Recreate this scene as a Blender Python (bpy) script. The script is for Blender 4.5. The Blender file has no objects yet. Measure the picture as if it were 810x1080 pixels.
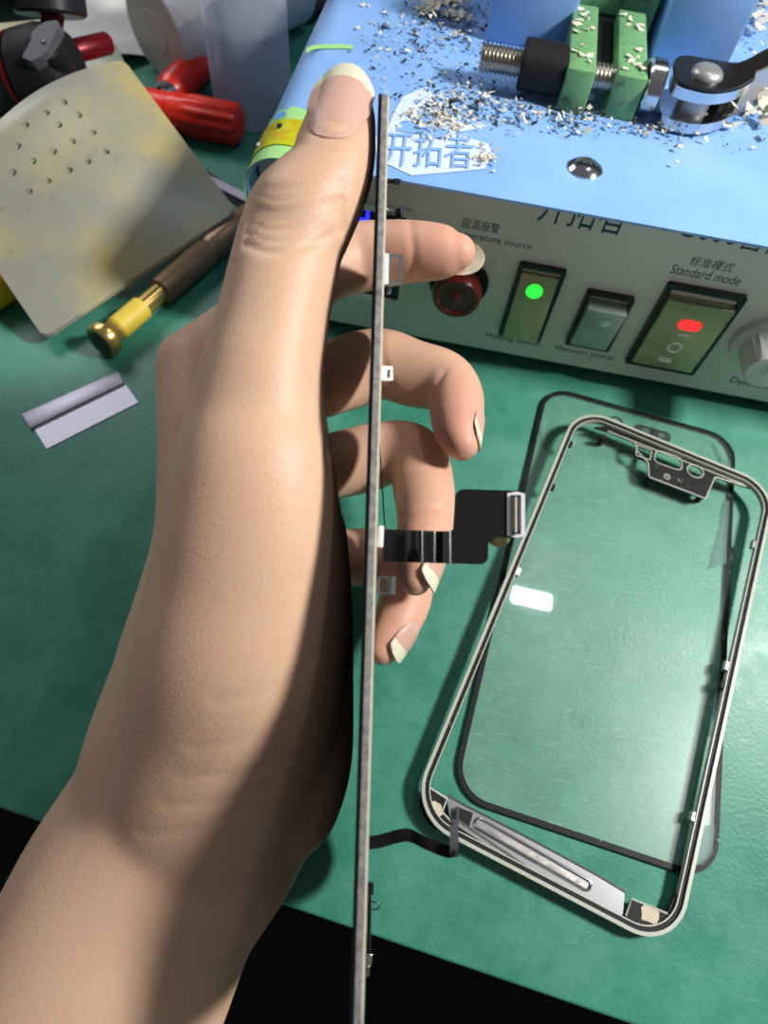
import bpy, bmesh, math, random
import numpy as np
from mathutils import Vector, Matrix
from mathutils.geometry import tessellate_polygon
from mathutils.bvhtree import BVHTree

random.seed(7)
scene = bpy.context.scene
C = scene.collection
PI = math.pi

# ------------------------------------------------------------------ camera
F = 700.0                                    # focal length in pixels of the 810 x 1080 frame
RW = np.array([[0.98913704, 0.14699634, 0.0],
               [0.12815421, -0.86234851, 0.48982809],
               [0.07200294, -0.4845071, -0.87181904]])
CAM = np.array([0.0, 0.0, 0.18651])
def ray(u, v): return RW @ np.array([(u-405)/F, (v-540)/F, 1.0])
def P(u, v, z=0.0):
    d = ray(u, v); return CAM + d*((z-CAM[2])/d[2])
def D(u, v, dep): return CAM + ray(u, v)*dep
def cdir(x, y, z): return RW @ np.array([x, y, z], float)     # right, down, away

cd = bpy.data.cameras.new('camera'); cam = bpy.data.objects.new('camera', cd); C.objects.link(cam)
m = Matrix.Identity(4)
for i in range(3):
    m[i][0] = RW[i, 0]; m[i][1] = -RW[i, 1]; m[i][2] = -RW[i, 2]; m[i][3] = CAM[i]
cam.matrix_world = m
cd.sensor_fit = 'VERTICAL'; cd.sensor_height = 36.0; cd.lens = F/1080*36.0
cd.clip_start = 0.01; cd.clip_end = 50
cd.dof.use_dof = True; cd.dof.focus_distance = 0.150; cd.dof.aperture_fstop = 20
scene.camera = cam

# ------------------------------------------------------------------ helpers
ORG = {}
def V(p): return Vector((float(p[0]), float(p[1]), float(p[2])))
def unit(a): a = np.asarray(a, float); return a/np.linalg.norm(a)
def props(o, label=None, cat=None, group=None, kind=None):
    if label: o['label'] = label
    if cat: o['category'] = cat
    if group: o['group'] = group
    if kind: o['kind'] = kind
    return o
def thing(name, loc, label, cat, group=None):
    o = bpy.data.objects.new(name, None); C.objects.link(o)
    o.empty_display_size = 0.01; o.location = V(loc); ORG[o.name] = np.asarray(loc, float)
    return props(o, label, cat, group)
def obj(name, bm, mats, parent=None, smooth=True, label=None, angle=35):
    me = bm if isinstance(bm, bpy.types.Mesh) else bpy.data.meshes.new(name)
    if not isinstance(bm, bpy.types.Mesh):
        bmesh.ops.recalc_face_normals(bm, faces=bm.faces)
        bm.to_mesh(me); bm.free()
    o = bpy.data.objects.new(name, me); C.objects.link(o)
    for mt in (mats if isinstance(mats, (list, tuple)) else [mats]): me.materials.append(mt)
    co = np.empty(len(me.vertices)*3, np.float32); me.vertices.foreach_get('co', co)
    co = co.reshape(-1, 3)
    if parent is not None: org = ORG[parent.name]; o.parent = parent
    else:
        mn, mx = co.min(0), co.max(0); org = np.array([(mn[0]+mx[0])/2, (mn[1]+mx[1])/2, mn[2]]); o.location = V(org)
    ORG[o.name] = org
    me.vertices.foreach_set('co', (co-org).astype(np.float32).ravel()); me.update()
    if smooth:
        me.polygons.foreach_set('use_smooth', [True]*len(me.polygons))
        me.set_sharp_from_angle(angle=math.radians(angle))
    if label: o['label'] = label
    return o
def NB(): return bmesh.new()

def frame_of(x, y=None, z=None):
    return np.array([x, y, z]).T
def box(bm, c, s, ax=None, bevel=0.0, seg=2, mi=0):
    ax = np.eye(3) if ax is None else ax
    t = bmesh.new(); bmesh.ops.create_cube(t, size=1.0)
    for v in t.verts: v.co = Vector((v.co.x*s[0], v.co.y*s[1], v.co.z*s[2]))
    if bevel: bmesh.ops.bevel(t, geom=list(t.edges), offset=bevel, segments=seg, affect='EDGES', profile=0.5)
    merge(bm, t, ax, c, mi)
def merge(bm, t, ax, c, mi=0):
    mp = {}
    for v in t.verts: mp[v] = bm.verts.new(V(np.asarray(c)+ax@np.array(v.co)))
    for f in t.faces:
        try:
            nf = bm.faces.new([mp[v] for v in f.verts]); nf.material_index = mi
        except ValueError: pass
    t.free()
def hexa(bm, p, mi=0, bevel=0.0):
    """eight corners: bottom 0-3, top 4-7"""
    t = bmesh.new(); vs = [t.verts.new(V(q)) for q in p]
    for f in ((3,2,1,0),(4,5,6,7),(0,1,5,4),(1,2,6,5),(2,3,7,6),(3,0,4,7)): t.faces.new([vs[i] for i in f])
    if bevel: bmesh.ops.bevel(t, geom=list(t.edges), offset=bevel, segments=2, affect='EDGES', profile=0.5)
    merge(bm, t, np.eye(3), (0,0,0), mi)
def prism(bm, loops, h, to3, mi=0, side=None):
    """polygon with holes (2D loops) extruded by h along the third axis of to3(x, y, z)"""
    side = mi if side is None else side
    flat = [p for l in loops for p in l]
    tris = tessellate_polygon([[Vector((p[0], p[1], 0)) for p in l] for l in loops])
    top = [bm.verts.new(V(to3(p[0], p[1], h))) for p in flat]; bot = [bm.verts.new(V(to3(p[0], p[1], 0))) for p in flat]
    for a, b, c in tris:
        for vs in ((top[a], top[b], top[c]), (bot[c], bot[b], bot[a])):
            try: bm.faces.new(vs).material_index = mi
            except ValueError: pass
    k = 0
    for l in loops:
        n = len(l)
        for i in range(n):
            a, b = k+i, k+(i+1) % n
            try: bm.faces.new((bot[a], bot[b], top[b], top[a])).material_index = side
            except ValueError: pass
        k += n
def rrect(x0, y0, x1, y1, r, n=8):
    out = []
    for cx, cy, a0 in ((x1-r, y1-r, 0), (x0+r, y1-r, 90), (x0+r, y0+r, 180), (x1-r, y0+r, 270)):
        for i in range(n+1):
            a = math.radians(a0+90*i/n); out.append((cx+r*math.cos(a), cy+r*math.sin(a)))
    return out
def circ(cx, cy, rx, ry=None, n=24, rot=0):
    ry = ry or rx
    return [(cx+rx*math.cos(2*PI*i/n)*math.cos(rot)-ry*math.sin(2*PI*i/n)*math.sin(rot),
             cy+rx*math.cos(2*PI*i/n)*math.sin(rot)+ry*math.sin(2*PI*i/n)*math.cos(rot)) for i in range(n)]
def roundpoly(pts, r, n=5):
    """round the corners of a 2D polygon; r a number or one per corner"""
    out = []; N = len(pts)
    for i in range(N):
        p = np.array(pts[i], float); a = np.array(pts[i-1], float)-p; b = np.array(pts[(i+1) % N], float)-p
        rr = r[i] if isinstance(r, (list, tuple)) else r
        la, lb = np.linalg.norm(a), np.linalg.norm(b); k = min(rr, la*0.49, lb*0.49)
        if k <= 0: out.append(tuple(p)); continue
        s, e = p+a/la*k, p+b/lb*k
        for j in range(n+1):
            t = j/n; out.append(tuple((1-t)**2*s+2*t*(1-t)*p+t*t*e))
    return out
def rings(bm, rs, cap0=True, cap1=True, mi=0):
    """skin a list of vertex rings (lists of 3D points)"""
    vs = [[bm.verts.new(V(p)) for p in r] for r in rs]
    n = len(rs[0])
    for a, b in zip(vs[:-1], vs[1:]):
        for i in range(n):
            f = bm.faces.new((a[i], a[(i+1) % n], b[(i+1) % n], b[i])); f.material_index = mi
    if cap0: bm.faces.new(vs[0][::-1]).material_index = mi
    if cap1: bm.faces.new(vs[-1]).material_index = mi
def lathe(bm, base, axis, prof, n=32, mi=0, flute=None, xref=None):
    """profile of (height, radius) turned about axis from base"""
    ax = unit(axis); x = unit(np.cross(ax, xref if xref is not None else (0.3, 0.2, 0.9))) if abs(ax[2]) < .95 else unit(np.cross(ax, (0, 1, 0)))
    y = np.cross(ax, x); rs = []
    for h, r in prof:
        rr = []
        for i in range(n):
            a = 2*PI*i/n; q = r*(flute(a, h) if flute else 1)
            rr.append(np.asarray(base)+ax*h+q*(math.cos(a)*x+math.sin(a)*y))
        rs.append(rr)
    rings(bm, rs, mi=mi)
def tube(bm, pts, r, n=10, mi=0):
    pts = [np.asarray(p, float) for p in pts]; rs = []; up = None
    for i, p in enumerate(pts):
        t = unit(pts[min(i+1, len(pts)-1)]-pts[max(i-1, 0)])
        if up is None: up = unit(np.cross(t, (0.31, 0.17, 0.93)))
        up = unit(up-t*(up@t)); w = np.cross(t, up); q = r[i] if isinstance(r, (list, tuple)) else r
        rs.append([p+q*(math.cos(2*PI*k/n)*up+math.sin(2*PI*k/n)*w) for k in range(n)])
    rings(bm, rs, mi=mi)
def spline(pts, n=8):
    """Catmull-Rom through rows of numbers"""
    a = np.array(pts, float); out = []
    for i in range(len(a)-1):
        p0, p1, p2, p3 = a[max(i-1, 0)], a[i], a[i+1], a[min(i+2, len(a)-1)]
        for k in range(n):
            t = k/n
            out.append(.5*((2*p1)+(-p0+p2)*t+(2*p0-5*p1+4*p2-p3)*t*t+(-p0+3*p1-3*p2+p3)*t**3))
    out.append(a[-1]); return out
def strip(bm, cols, th, mi=0):
    """thin sheet through columns (top point, bottom point), given thickness along its normal"""
    cols = [(np.asarray(a, float), np.asarray(b, float)) for a, b in cols]; N = []
    for i, (a, b) in enumerate(cols):
        t = cols[min(i+1, len(cols)-1)]; s = cols[max(i-1, 0)]
        N.append(unit(np.cross((t[0]+t[1])-(s[0]+s[1]), b-a)))
    rings(bm, [[a+n*th/2, b+n*th/2, b-n*th/2, a-n*th/2] for (a, b), n in zip(cols, N)], mi=mi)

# ------------------------------------------------------------------ materials
MATS = {}
def mat(name, col, rough=.5, metal=0.0, spec=.5, trans=0.0, emit=None, es=1.0, sss=0.0, coat=0.0, ior=1.45):
    m = bpy.data.materials.new(name); m.use_nodes = True
    b = m.node_tree.nodes['Principled BSDF']; I = b.inputs
    I['Base Color'].default_value = (*col, 1); I['Roughness'].default_value = rough; I['Metallic'].default_value = metal
    I['Specular IOR Level'].default_value = spec; I['Transmission Weight'].default_value = trans; I['IOR'].default_value = ior
    I['Coat Weight'].default_value = coat
    if emit: I['Emission Color'].default_value = (*emit, 1); I['Emission Strength'].default_value = es
    MATS[name] = m; return m
def nd(m, t, **kw):
    n = m.node_tree.nodes.new(t)
    for k, v in kw.items(): setattr(n, k, v)
    return n
def lk(m, a, b): m.node_tree.links.new(a, b)
def coords(m, scale=(1, 1, 1)):
    tc = nd(m, 'ShaderNodeTexCoord'); mp = nd(m, 'ShaderNodeMapping'); mp.inputs['Scale'].default_value = scale
    lk(m, tc.outputs['Object'], mp.inputs['Vector']); return mp.outputs['Vector']
def noise(m, vec, scale, detail=4, rough=.55, dist=0.0):
    n = nd(m, 'ShaderNodeTexNoise'); n.inputs['Scale'].default_value = scale; n.inputs['Detail'].default_value = detail
    n.inputs['Roughness'].default_value = rough; n.inputs['Distortion'].default_value = dist; lk(m, vec, n.inputs['Vector']); return n.outputs['Fac']
def ramp(m, fac, stops):
    r = nd(m, 'ShaderNodeValToRGB'); lk(m, fac, r.inputs['Fac']); e = r.color_ramp.elements
    while len(e) < len(stops): e.new(.5)
    for q, (p, c) in zip(e, stops): q.position = p; q.color = (*c, 1) if len(c) == 3 else c
    return r.outputs['Color']
def mix(m, fac, a, b, typ='MIX'):
    n = nd(m, 'ShaderNodeMix', data_type='RGBA', blend_type=typ)
    for s, v in ((0, fac), (6, a), (7, b)):
        if hasattr(v, 'is_linked'): lk(m, v, n.inputs[s])
        else: n.inputs[s].default_value = v if s == 0 else (*v, 1)
    return n.outputs[2]
def bsdf(m): return m.node_tree.nodes['Principled BSDF']
def bump(m, h, strength, dist):
    b = nd(m, 'ShaderNodeBump'); b.inputs['Strength'].default_value = strength; b.inputs['Distance'].default_value = dist
    lk(m, h, b.inputs['Height']); lk(m, b.outputs['Normal'], bsdf(m).inputs['Normal']); return b
def g(r, gg, b):                                     # 8-bit sRGB to linear
    return tuple((x/255/12.92 if x/255 <= .04045 else ((x/255+.055)/1.055)**2.4) for x in (r, gg, b))

# green bench mat
M_mat = mat('green_rubber_mat', g(58, 134, 106), .42, spec=.5)
v = coords(M_mat)
n1 = noise(M_mat, v, 9, 5); n2 = noise(M_mat, v, 900, 3); n3 = noise(M_mat, v, 60, 6, .7)
c = ramp(M_mat, n1, [(.3, g(52, 124, 103)), (.7, g(64, 140, 117))])
c = mix(M_mat, .16, c, ramp(M_mat, n3, [(.4, g(34, 100, 76)), (.62, g(112, 178, 152))]))
v2 = coords(M_mat, (1, 14, 1)); sc = noise(M_mat, v2, 90, 2, .5, .6)
c = mix(M_mat, ramp(M_mat, sc, [(.715, (0, 0, 0)), (.75, (.30, .30, .30))]), c, g(150, 196, 176))
lk(M_mat, c, bsdf(M_mat).inputs['Base Color'])
lk(M_mat, ramp(M_mat, n3, [(.3, (.34,)*3), (.7, (.52,)*3)]), bsdf(M_mat).inputs['Roughness'])
bump(M_mat, n2, .25, .0004)
M_bench = mat('bench_core', g(40, 36, 32), .7)
M_floor = mat('dark_floor', (.006, .006, .006), .75)
lk(M_floor, ramp(M_floor, noise(M_floor, coords(M_floor), 14, 4), [(.35, (.004, .004, .004)), (.75, (.012, .011, .010))]), bsdf(M_floor).inputs['Base Color'])
M_wall = mat('grey_wall', g(150, 148, 142), .85)
# machine
M_blue = mat('blue_powder_coat', g(140, 182, 238), .34, spec=.5)
v = coords(M_blue); nb = noise(M_blue, v, 1800, 2)
c = ramp(M_blue, noise(M_blue, v, 45, 6, .65), [(.3, g(126, 170, 226)), (.7, g(142, 184, 240))])
lk(M_blue, mix(M_blue, ramp(M_blue, noise(M_blue, v, 420, 4, .7), [(.70, (0, 0, 0)), (.74, (.5,)*3)]), c, g(92, 112, 150)), bsdf(M_blue).inputs['Base Color'])
bump(M_blue, nb, .08, .0003)
M_panel = mat('grey_front_panel', g(206, 205, 194), .38)
bump(M_panel, noise(M_panel, coords(M_panel), 1500, 2), .06, .0002)
M_ink = mat('blue_ink', g(28, 62, 92), .5)
M_ink2 = mat('grey_blue_ink', g(66, 84, 112), .5)
M_logo = mat('white_print', g(206, 222, 246), .45)
M_black = mat('black_plastic', (.012, .012, .013), .35)
M_dark = mat('black_rubber', (.008, .008, .009), .6, spec=.3)
M_rock = mat('brass_tint_rocker', g(168, 166, 126), .28, metal=.3)
M_rock2 = mat('grey_rocker', g(150, 166, 154), .28, metal=.3)
M_green_led = mat('green_led', (.02, .6, .05), .4, emit=(.03, 1, .06), es=1.1)
M_red_led = mat('red_led', (.7, .02, .02), .4, emit=(1, .02, .02), es=1.4)
M_blue_led = mat('blue_led', (.02, .02, .7), .4, emit=(.02, .02, 1), es=2.0)
M_amber = mat('dark_red_lens', (.09, .006, .003), .25, coat=.15)
M_knob = mat('white_knob', g(205, 208, 200), .4)
M_steel = mat('polished_steel', (.62, .62, .63), .18, metal=1)
M_worn = mat('worn_steel', (.42, .41, .39), .34, metal=1)
lk(M_worn, ramp(M_worn, noise(M_worn, coords(M_worn), 500, 5, .7), [(.3, (.20, .19, .18)), (.6, (.50, .48, .45))]), bsdf(M_worn).inputs['Base Color'])
M_thread = mat('zinc_thread', (.48, .46, .40), .3, metal=1)
M_jaw = mat('green_anodised', g(104, 156, 104), .4)
vj = coords(M_jaw)
lk(M_jaw, mix(M_jaw, ramp(M_jaw, noise(M_jaw, vj, 260, 6, .7), [(.56, (0, 0, 0)), (.66, (.75,)*3)]), g(110, 160, 108), g(58, 70, 46)), bsdf(M_jaw).inputs['Base Color'])
M_lever = mat('blackened_steel', (.035, .030, .027), .28, metal=.7)
M_tapeg = mat('light_green_tape', g(160, 214, 132), .5)
M_tapey = mat('yellow_tape', g(196, 196, 10), .3)
lk(M_tapey, ramp(M_tapey, noise(M_tapey, coords(M_tapey), 260, 3), [(.45, g(190, 194, 8)), (.7, g(196, 150, 10))]), bsdf(M_tapey).inputs['Base Color'])
M_chip = mat('white_paint_flakes', g(214, 210, 192), .7)
M_chipd = mat('dark_flakes', g(44, 42, 40), .6)
# left side
M_sil = mat('yellowed_silicone', g(168, 165, 146), .36, spec=.4)
vs_ = coords(M_sil)
c = ramp(M_sil, noise(M_sil, vs_, 26, 3), [(.42, g(146, 146, 132)), (.58, g(162, 155, 124)), (.74, g(186, 166, 98))])
c = mix(M_sil, ramp(M_sil, noise(M_sil, vs_, 150, 6, .75), [(.58, (0, 0, 0)), (.72, (.45,)*3)]), c, g(112, 102, 78))
lk(M_sil, c, bsdf(M_sil).inputs['Base Color']); bsdf(M_sil).inputs['Subsurface Weight'].default_value = .35
bsdf(M_sil).inputs['Subsurface Scale'].default_value = .004
M_red = mat('red_plastic', g(216, 44, 26), .32)
M_redd = mat('dark_red_anodised', g(116, 22, 30), .35, metal=.4)
M_chrome = mat('chrome', (.75, .75, .76), .12, metal=1)
M_paper = mat('white_paper', g(216, 214, 210), .8)
lk(M_paper, ramp(M_paper, noise(M_paper, coords(M_paper), 40, 5), [(.3, g(196, 194, 192)), (.7, g(222, 220, 216))]), bsdf(M_paper).inputs['Base Color'])
M_cream = mat('cream_card', g(206, 196, 160), .7)
M_grey = mat('grey_metal', g(104, 104, 108), .35, metal=.4)
M_brown = mat('brown_knurled', g(132, 104, 74), .4, metal=.35)
M_brass = mat('brass', g(190, 158, 92), .25, metal=.85)
M_yel = mat('yellow_sleeve', g(214, 186, 62), .45)
M_blade = mat('blade_steel', g(186, 182, 196), .48, metal=.5)
bump(M_blade, noise(M_blade, coords(M_blade, (1, 1, 1)), 700, 3), .1, .0003)
def milky(name, col, alpha, rough=.3):
    m = mat(name, col, rough); nt = m.node_tree; out = nt.nodes['Material Output']
    t = nd(m, 'ShaderNodeBsdfTransparent'); t.inputs['Color'].default_value = (.93, .95, .98, 1)
    tl = nd(m, 'ShaderNodeBsdfTranslucent'); tl.inputs['Color'].default_value = (*col, 1)
    a = nd(m, 'ShaderNodeMixShader'); a.inputs[0].default_value = .70; lk(m, bsdf(m).outputs[0], a.inputs[1]); lk(m, tl.outputs[0], a.inputs[2])
    b = nd(m, 'ShaderNodeMixShader'); b.inputs[0].default_value = alpha; lk(m, t.outputs[0], b.inputs[1]); lk(m, a.outputs[0], b.inputs[2])
    lk(m, b.outputs[0], out.inputs['Surface']); return m
M_bottle = milky('frosted_plastic', g(228, 230, 240), .58)
M_liquid = milky('clear_liquid', g(120, 134, 158), .45)
# glass and frame
M_glass = mat('dusty_clear_glass', g(190, 214, 204), .06)
nt = M_glass.node_tree
gt = nd(M_glass, 'ShaderNodeBsdfTransparent'); gt.inputs['Color'].default_value = (.93, .985, .96, 1)
gg_ = nd(M_glass, 'ShaderNodeBsdfGlossy'); gg_.inputs['Roughness'].default_value = .035
gd = nd(M_glass, 'ShaderNodeBsdfDiffuse'); gd.inputs['Color'].default_value = (*g(206, 226, 216), 1)
fr0 = nd(M_glass, 'ShaderNodeFresnel'); fr0.inputs['IOR'].default_value = 1.45
ge = nd(M_glass, 'ShaderNodeNewGeometry'); inv = nd(M_glass, 'ShaderNodeMath', operation='SUBTRACT'); inv.inputs[0].default_value = 1; lk(M_glass, ge.outputs['Backfacing'], inv.inputs[1])
fr = nd(M_glass, 'ShaderNodeMath', operation='MULTIPLY'); lk(M_glass, fr0.outputs[0], fr.inputs[0]); lk(M_glass, inv.outputs[0], fr.inputs[1])
gl = nd(M_glass, 'ShaderNodeBsdfGlossy'); gl.inputs['Roughness'].default_value = .32
vg = coords(M_glass)
du = ramp(M_glass, noise(M_glass, vg, 32, 7, .72, .5), [(.30, (.015,)*3), (.55, (.06,)*3), (.78, (.17,)*3)])
du2 = ramp(M_glass, noise(M_glass, coords(M_glass, (1, 6, 1)), 170, 5, .8), [(.55, (0, 0, 0)), (.70, (.14,)*3)])
dust = mix(M_glass, 1.0, du, du2, 'ADD')
a = nd(M_glass, 'ShaderNodeMixShader'); lk(M_glass, dust, a.inputs[0]); lk(M_glass, gt.outputs[0], a.inputs[1]); lk(M_glass, gd.outputs[0], a.inputs[2])
b = nd(M_glass, 'ShaderNodeMixShader'); b.inputs[0].default_value = .02; lk(M_glass, a.outputs[0], b.inputs[1]); lk(M_glass, gl.outputs[0], b.inputs[2])
c_ = nd(M_glass, 'ShaderNodeMixShader'); lk(M_glass, fr.outputs[0], c_.inputs[0]); lk(M_glass, b.outputs[0], c_.inputs[1]); lk(M_glass, gg_.outputs[0], c_.inputs[2])
lk(M_glass, c_.outputs[0], nt.nodes['Material Output'].inputs['Surface'])
M_border = mat('black_printed_border', (.006, .009, .008), .5, spec=.2)
lk(M_border, mix(M_border, ramp(M_border, noise(M_border, coords(M_border), 380, 4, .6), [(.66, (0, 0, 0)), (.69, (1,)*3)]), (.008, .011, .010), g(120, 146, 136)), bsdf(M_border).inputs['Base Color'])
M_chipg = mat('cracked_glass_flake', g(190, 214, 206), .3)
M_rim = mat('pale_plastic_rim', g(172, 176, 162), .38)
M_fblack = mat('black_frame_plastic', (.010, .009, .009), .55, spec=.25)
lk(M_fblack, mix(M_fblack, ramp(M_fblack, noise(M_fblack, coords(M_fblack), 420, 4, .65), [(.66, (0, 0, 0)), (.72, (1,)*3)]), (.010, .009, .009), g(120, 112, 100)), bsdf(M_fblack).inputs['Base Color'])
M_glue = mat('dried_adhesive', g(196, 184, 160), .7)
M_plate = mat('tinned_plate', (.40, .40, .41), .3, metal=.8)
# held display
M_sglass = mat('black_screen_glass', (.004, .004, .005), .06)
M_edge = mat('brushed_steel_edge', (.50, .48, .45), .38, metal=.45)
ve = coords(M_edge)
lk(M_edge, ramp(M_edge, noise(M_edge, ve, 700, 5, .7), [(.32, (.20, .19, .17)), (.6, (.46, .44, .41)), (.8, (.62, .60, .55))]), bsdf(M_edge).inputs['Base Color'])
M_gask = mat('cream_adhesive', g(206, 200, 176), .6)
M_flex = mat('black_flex_cable', (.009, .009, .010), .24, spec=.42)
M_gold = mat('gold_contacts', (.72, .52, .22), .3, metal=1)
M_white = mat('white_label', g(232, 230, 226), .5)
M_tin = mat('white_tin', g(214, 214, 218), .35, metal=.2)
M_dome = mat('dull_pin', g(168, 168, 166), .38, metal=.6)
M_clip = mat('tin_clip', (.66, .65, .63), .28, metal=1)
# skin
def skin(name, base, red):
    m = mat(name, base, .46, spec=.35)
    v = coords(m)
    at = nd(m, 'ShaderNodeAttribute'); at.attribute_name = 'tint'
    c = mix(m, at.outputs['Fac'], base, red)
    c = mix(m, ramp(m, noise(m, v, 120, 5, .65), [(.35, (0, 0, 0)), (.75, (.32,)*3)]), c, red)
    c = mix(m, ramp(m, noise(m, v, 1600, 2), [(.3, (0, 0, 0)), (.8, (.16,)*3)]), c, tuple(x*.55 for x in base))
    lk(m, c, bsdf(m).inputs['Base Color'])
    I = bsdf(m).inputs
    I['Subsurface Weight'].default_value = .22; I['Subsurface Radius'].default_value = (1, .32, .16); I['Subsurface Scale'].default_value = .0028
    vo = nd(m, 'ShaderNodeTexVoronoi'); vo.inputs['Scale'].default_value = 2100; lk(m, coords(m, (1, .8, 1)), vo.inputs['Vector'])
    s = nd(m, 'ShaderNodeMath', operation='ADD'); lk(m, vo.outputs['Distance'], s.inputs[0]); lk(m, noise(m, v, 1900, 4, .6), s.inputs[1])
    bump(m, s.outputs[0], .16, .00025)
    return m
M_skin = skin('warm_skin', g(206, 172, 143), g(216, 154, 134))
M_nail = mat('nail_plate', g(200, 158, 142), .42, spec=.35)
M_tip = mat('nail_free_edge', g(214, 206, 182), .42, spec=.35)
for q in (M_nail, M_tip):
    bsdf(q).inputs['Subsurface Weight'].default_value = .15; bsdf(q).inputs['Subsurface Scale'].default_value = .002
# ------------------------------------------------------------------ the setting: floor, wall, bench
bm = NB(); box(bm, (0, .3, -.745), (3, 3, .01)); fl = obj('floor', bm, M_floor, smooth=False); fl['kind'] = 'structure'
bm = NB(); box(bm, (0, 1.005, .3), (3, .01, 2.1)); w = obj('wall_back', bm, M_wall, smooth=False); w['kind'] = 'structure'
# front edge of the bench runs slightly askew of the machine
ea, eb = P(300, 955), P(475, 1015); ed = unit(eb-ea); en = np.array([-ed[1], ed[0], 0])
def bench_xy(s, t): return ea+ed*s+en*t
bench = thing('workbench', (0, .4, -.73), 'workbench with a green rubber mat top, carrying every tool in view', 'workbench')
bm = NB(); hexa(bm, [bench_xy(s, t)+np.array([0, 0, z]) for z in (-.003, 0) for s, t in ((-.75, 0), (.75, 0), (.75, .85), (-.75, .85))], bevel=.0008)
obj('mat', bm, M_mat, bench, angle=50)
bm = NB(); hexa(bm, [bench_xy(s, t)+np.array([0, 0, z]) for z in (-.030, -.003) for s, t in ((-.75, .001), (.75, .001), (.75, .85), (-.75, .85))])
obj('bench_top', bm, M_bench, bench, smooth=False)
for s, t in ((-.68, .06), (.68, .06), (.68, .8), (-.68, .8)):
    bm = NB(); q = bench_xy(s, t); box(bm, (q[0], q[1], -.385), (.05, .05, .71), bevel=.004); obj('leg', bm, M_bench, bench, smooth=False)

# ------------------------------------------------------------------ the laminating machine
T = unit((.9987, -.0502, 0)); B = np.array([.0502, .9987, 0.]); Zv = np.array([0, 0, 1.])      # along the front, to the back, up
fa = P(360, 336, .008)                                # a point of the front panel's bottom line
def Fp(u, v, off=0.0):                                # pixel to the front panel plane, off towards the viewer
    d = ray(u, v); s = ((fa-B*off-CAM)@B)/(d@B); return CAM+d*s
o0 = np.array([-.0535, .1755, 0]); o0 = o0+B*((fa-o0)@B)          # left end of the front panel, on the bench
OV = .0085; ZT = .072                                 # overhang of the hood and its height
def MC(x, y, z): return o0+T*x+B*y+Zv*z               # machine coordinates
mach = thing('laminating_machine', MC(.11, .1, 0), 'pale blue benchtop machine with rocker switches along its grey front panel', 'machine')
Wm, Dm = .235, .34
# the hood: a sheet bent over both sides
R_ = .011
def hood_prof(off):
    p = [(off, .002)]
    for i in range(11):
        a = math.radians(180-90*i/10); p.append((R_+(R_-off)*math.cos(a), ZT-R_+(R_-off)*math.sin(a)))
    for i in range(11):
        a = math.radians(90-90*i/10); p.append((Wm-R_+(R_-off)*math.cos(a), ZT-R_+(R_-off)*math.sin(a)))
    p.append((Wm-off, .002)); return p
bm = NB(); po, pi_ = hood_prof(0), hood_prof(.0008)
loop = po+pi_[::-1]
rings(bm, [[MC(x, y, z) for x, z in loop] for y in (-OV, Dm)], cap0=False, cap1=False)
n = len(po)
bm.verts.ensure_lookup_table(); L2 = len(loop)
for base in (0, L2):
    for i in range(n-1):
        bm.faces.new([bm.verts[base+k] for k in (i, i+1, L2-2-i, L2-1-i)])
obj('hood', bm, M_blue, mach, angle=25)
bm = NB(); box(bm, MC(Wm/2, (Dm)/2, .0345), (Wm-.004, Dm-.004, .057), np.array([T, B, Zv]).T); obj('chassis', bm, M_dark, mach, smooth=False)
bm = NB(); box(bm, MC(Wm/2, .0008, .0375), (Wm-.0032, .0016, .063), np.array([T, B, Zv]).T, bevel=.0003); obj('front_panel', bm, M_panel, mach)
for x, y in ((.02, .03), (Wm-.02, .03), (.02, Dm-.03), (Wm-.02, Dm-.03)):
    bm = NB(); lathe(bm, MC(x, y, 0), Zv, [(0, .008), (.001, .0085), (.0062, .0085)]); obj('foot', bm, M_dark, mach)
AXF = np.array([T, Zv, -B]).T                          # panel axes: right, up, out
FO = MC(0, 0, 0)
def fxy(u, v):
    p = Fp(u, v)-FO; return np.array([p@T, p@Zv])
def F3(x, y, z): return FO+T*x+Zv*y-B*z
# display window, partly behind the fingers
x0, y0 = fxy(350, 318); x1, y1 = fxy(433, 213)
y1 = .0575; x1 = fxy(434, 260)[0]; y0 = fxy(430, 322)[1]; x0 = x1-.040
bm = NB(); prism(bm, [rrect(x0, y0, x1, y1, .002), rrect(x0+.0022, y0+.0022, x1-.0022, y1-.0022, .001)][:], .0012, F3)
dw = obj('display_window', bm, M_panel, mach, label='grey bezel around the black display')
bm = NB(); prism(bm, [rrect(x0+.002, y0+.002, x1-.002, y1-.002, .001)], .0004, F3); obj('screen', bm, M_black, dw)
px, py = fxy(386, 228)
for k, (dx, dy, w_, h_) in enumerate(((0, .004, .005, .0012), (0, -.001, .005, .0012), (-.0026, .0015, .0012, .0045), (.0026, .0015, .0012, .0045))):
    if k == 0: bm = NB()
    box(bm, F3(px+dx-.002, py+dy, .0006), (w_, h_, .0005), AXF)
obj('digit', bm, M_blue_led, dw, label='lit blue display digit')
# pilot lamp
lx, ly = fxy(484, 297)
bm = NB(); lathe(bm, F3(lx, ly, 0), -B, [(0, .0078), (.002, .0080), (.0075, .0079), (.0086, .0074), (.0086, .0060), (.0080, .0055), (.0080, .003), (.0088, .0012), (.0088, .0004)], 40,
               flute=lambda a, h: 1+.02*math.cos(18*a))
pl = obj('pilot_lamp', bm, M_amber, mach, label='dark red pilot lamp')
bm = NB(); lathe(bm, F3(lx, ly, 0), -B, [(0, .0098), (.0014, .0096), (.0016, .0085)], 36); obj('bezel', bm, M_dark, pl)
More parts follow.
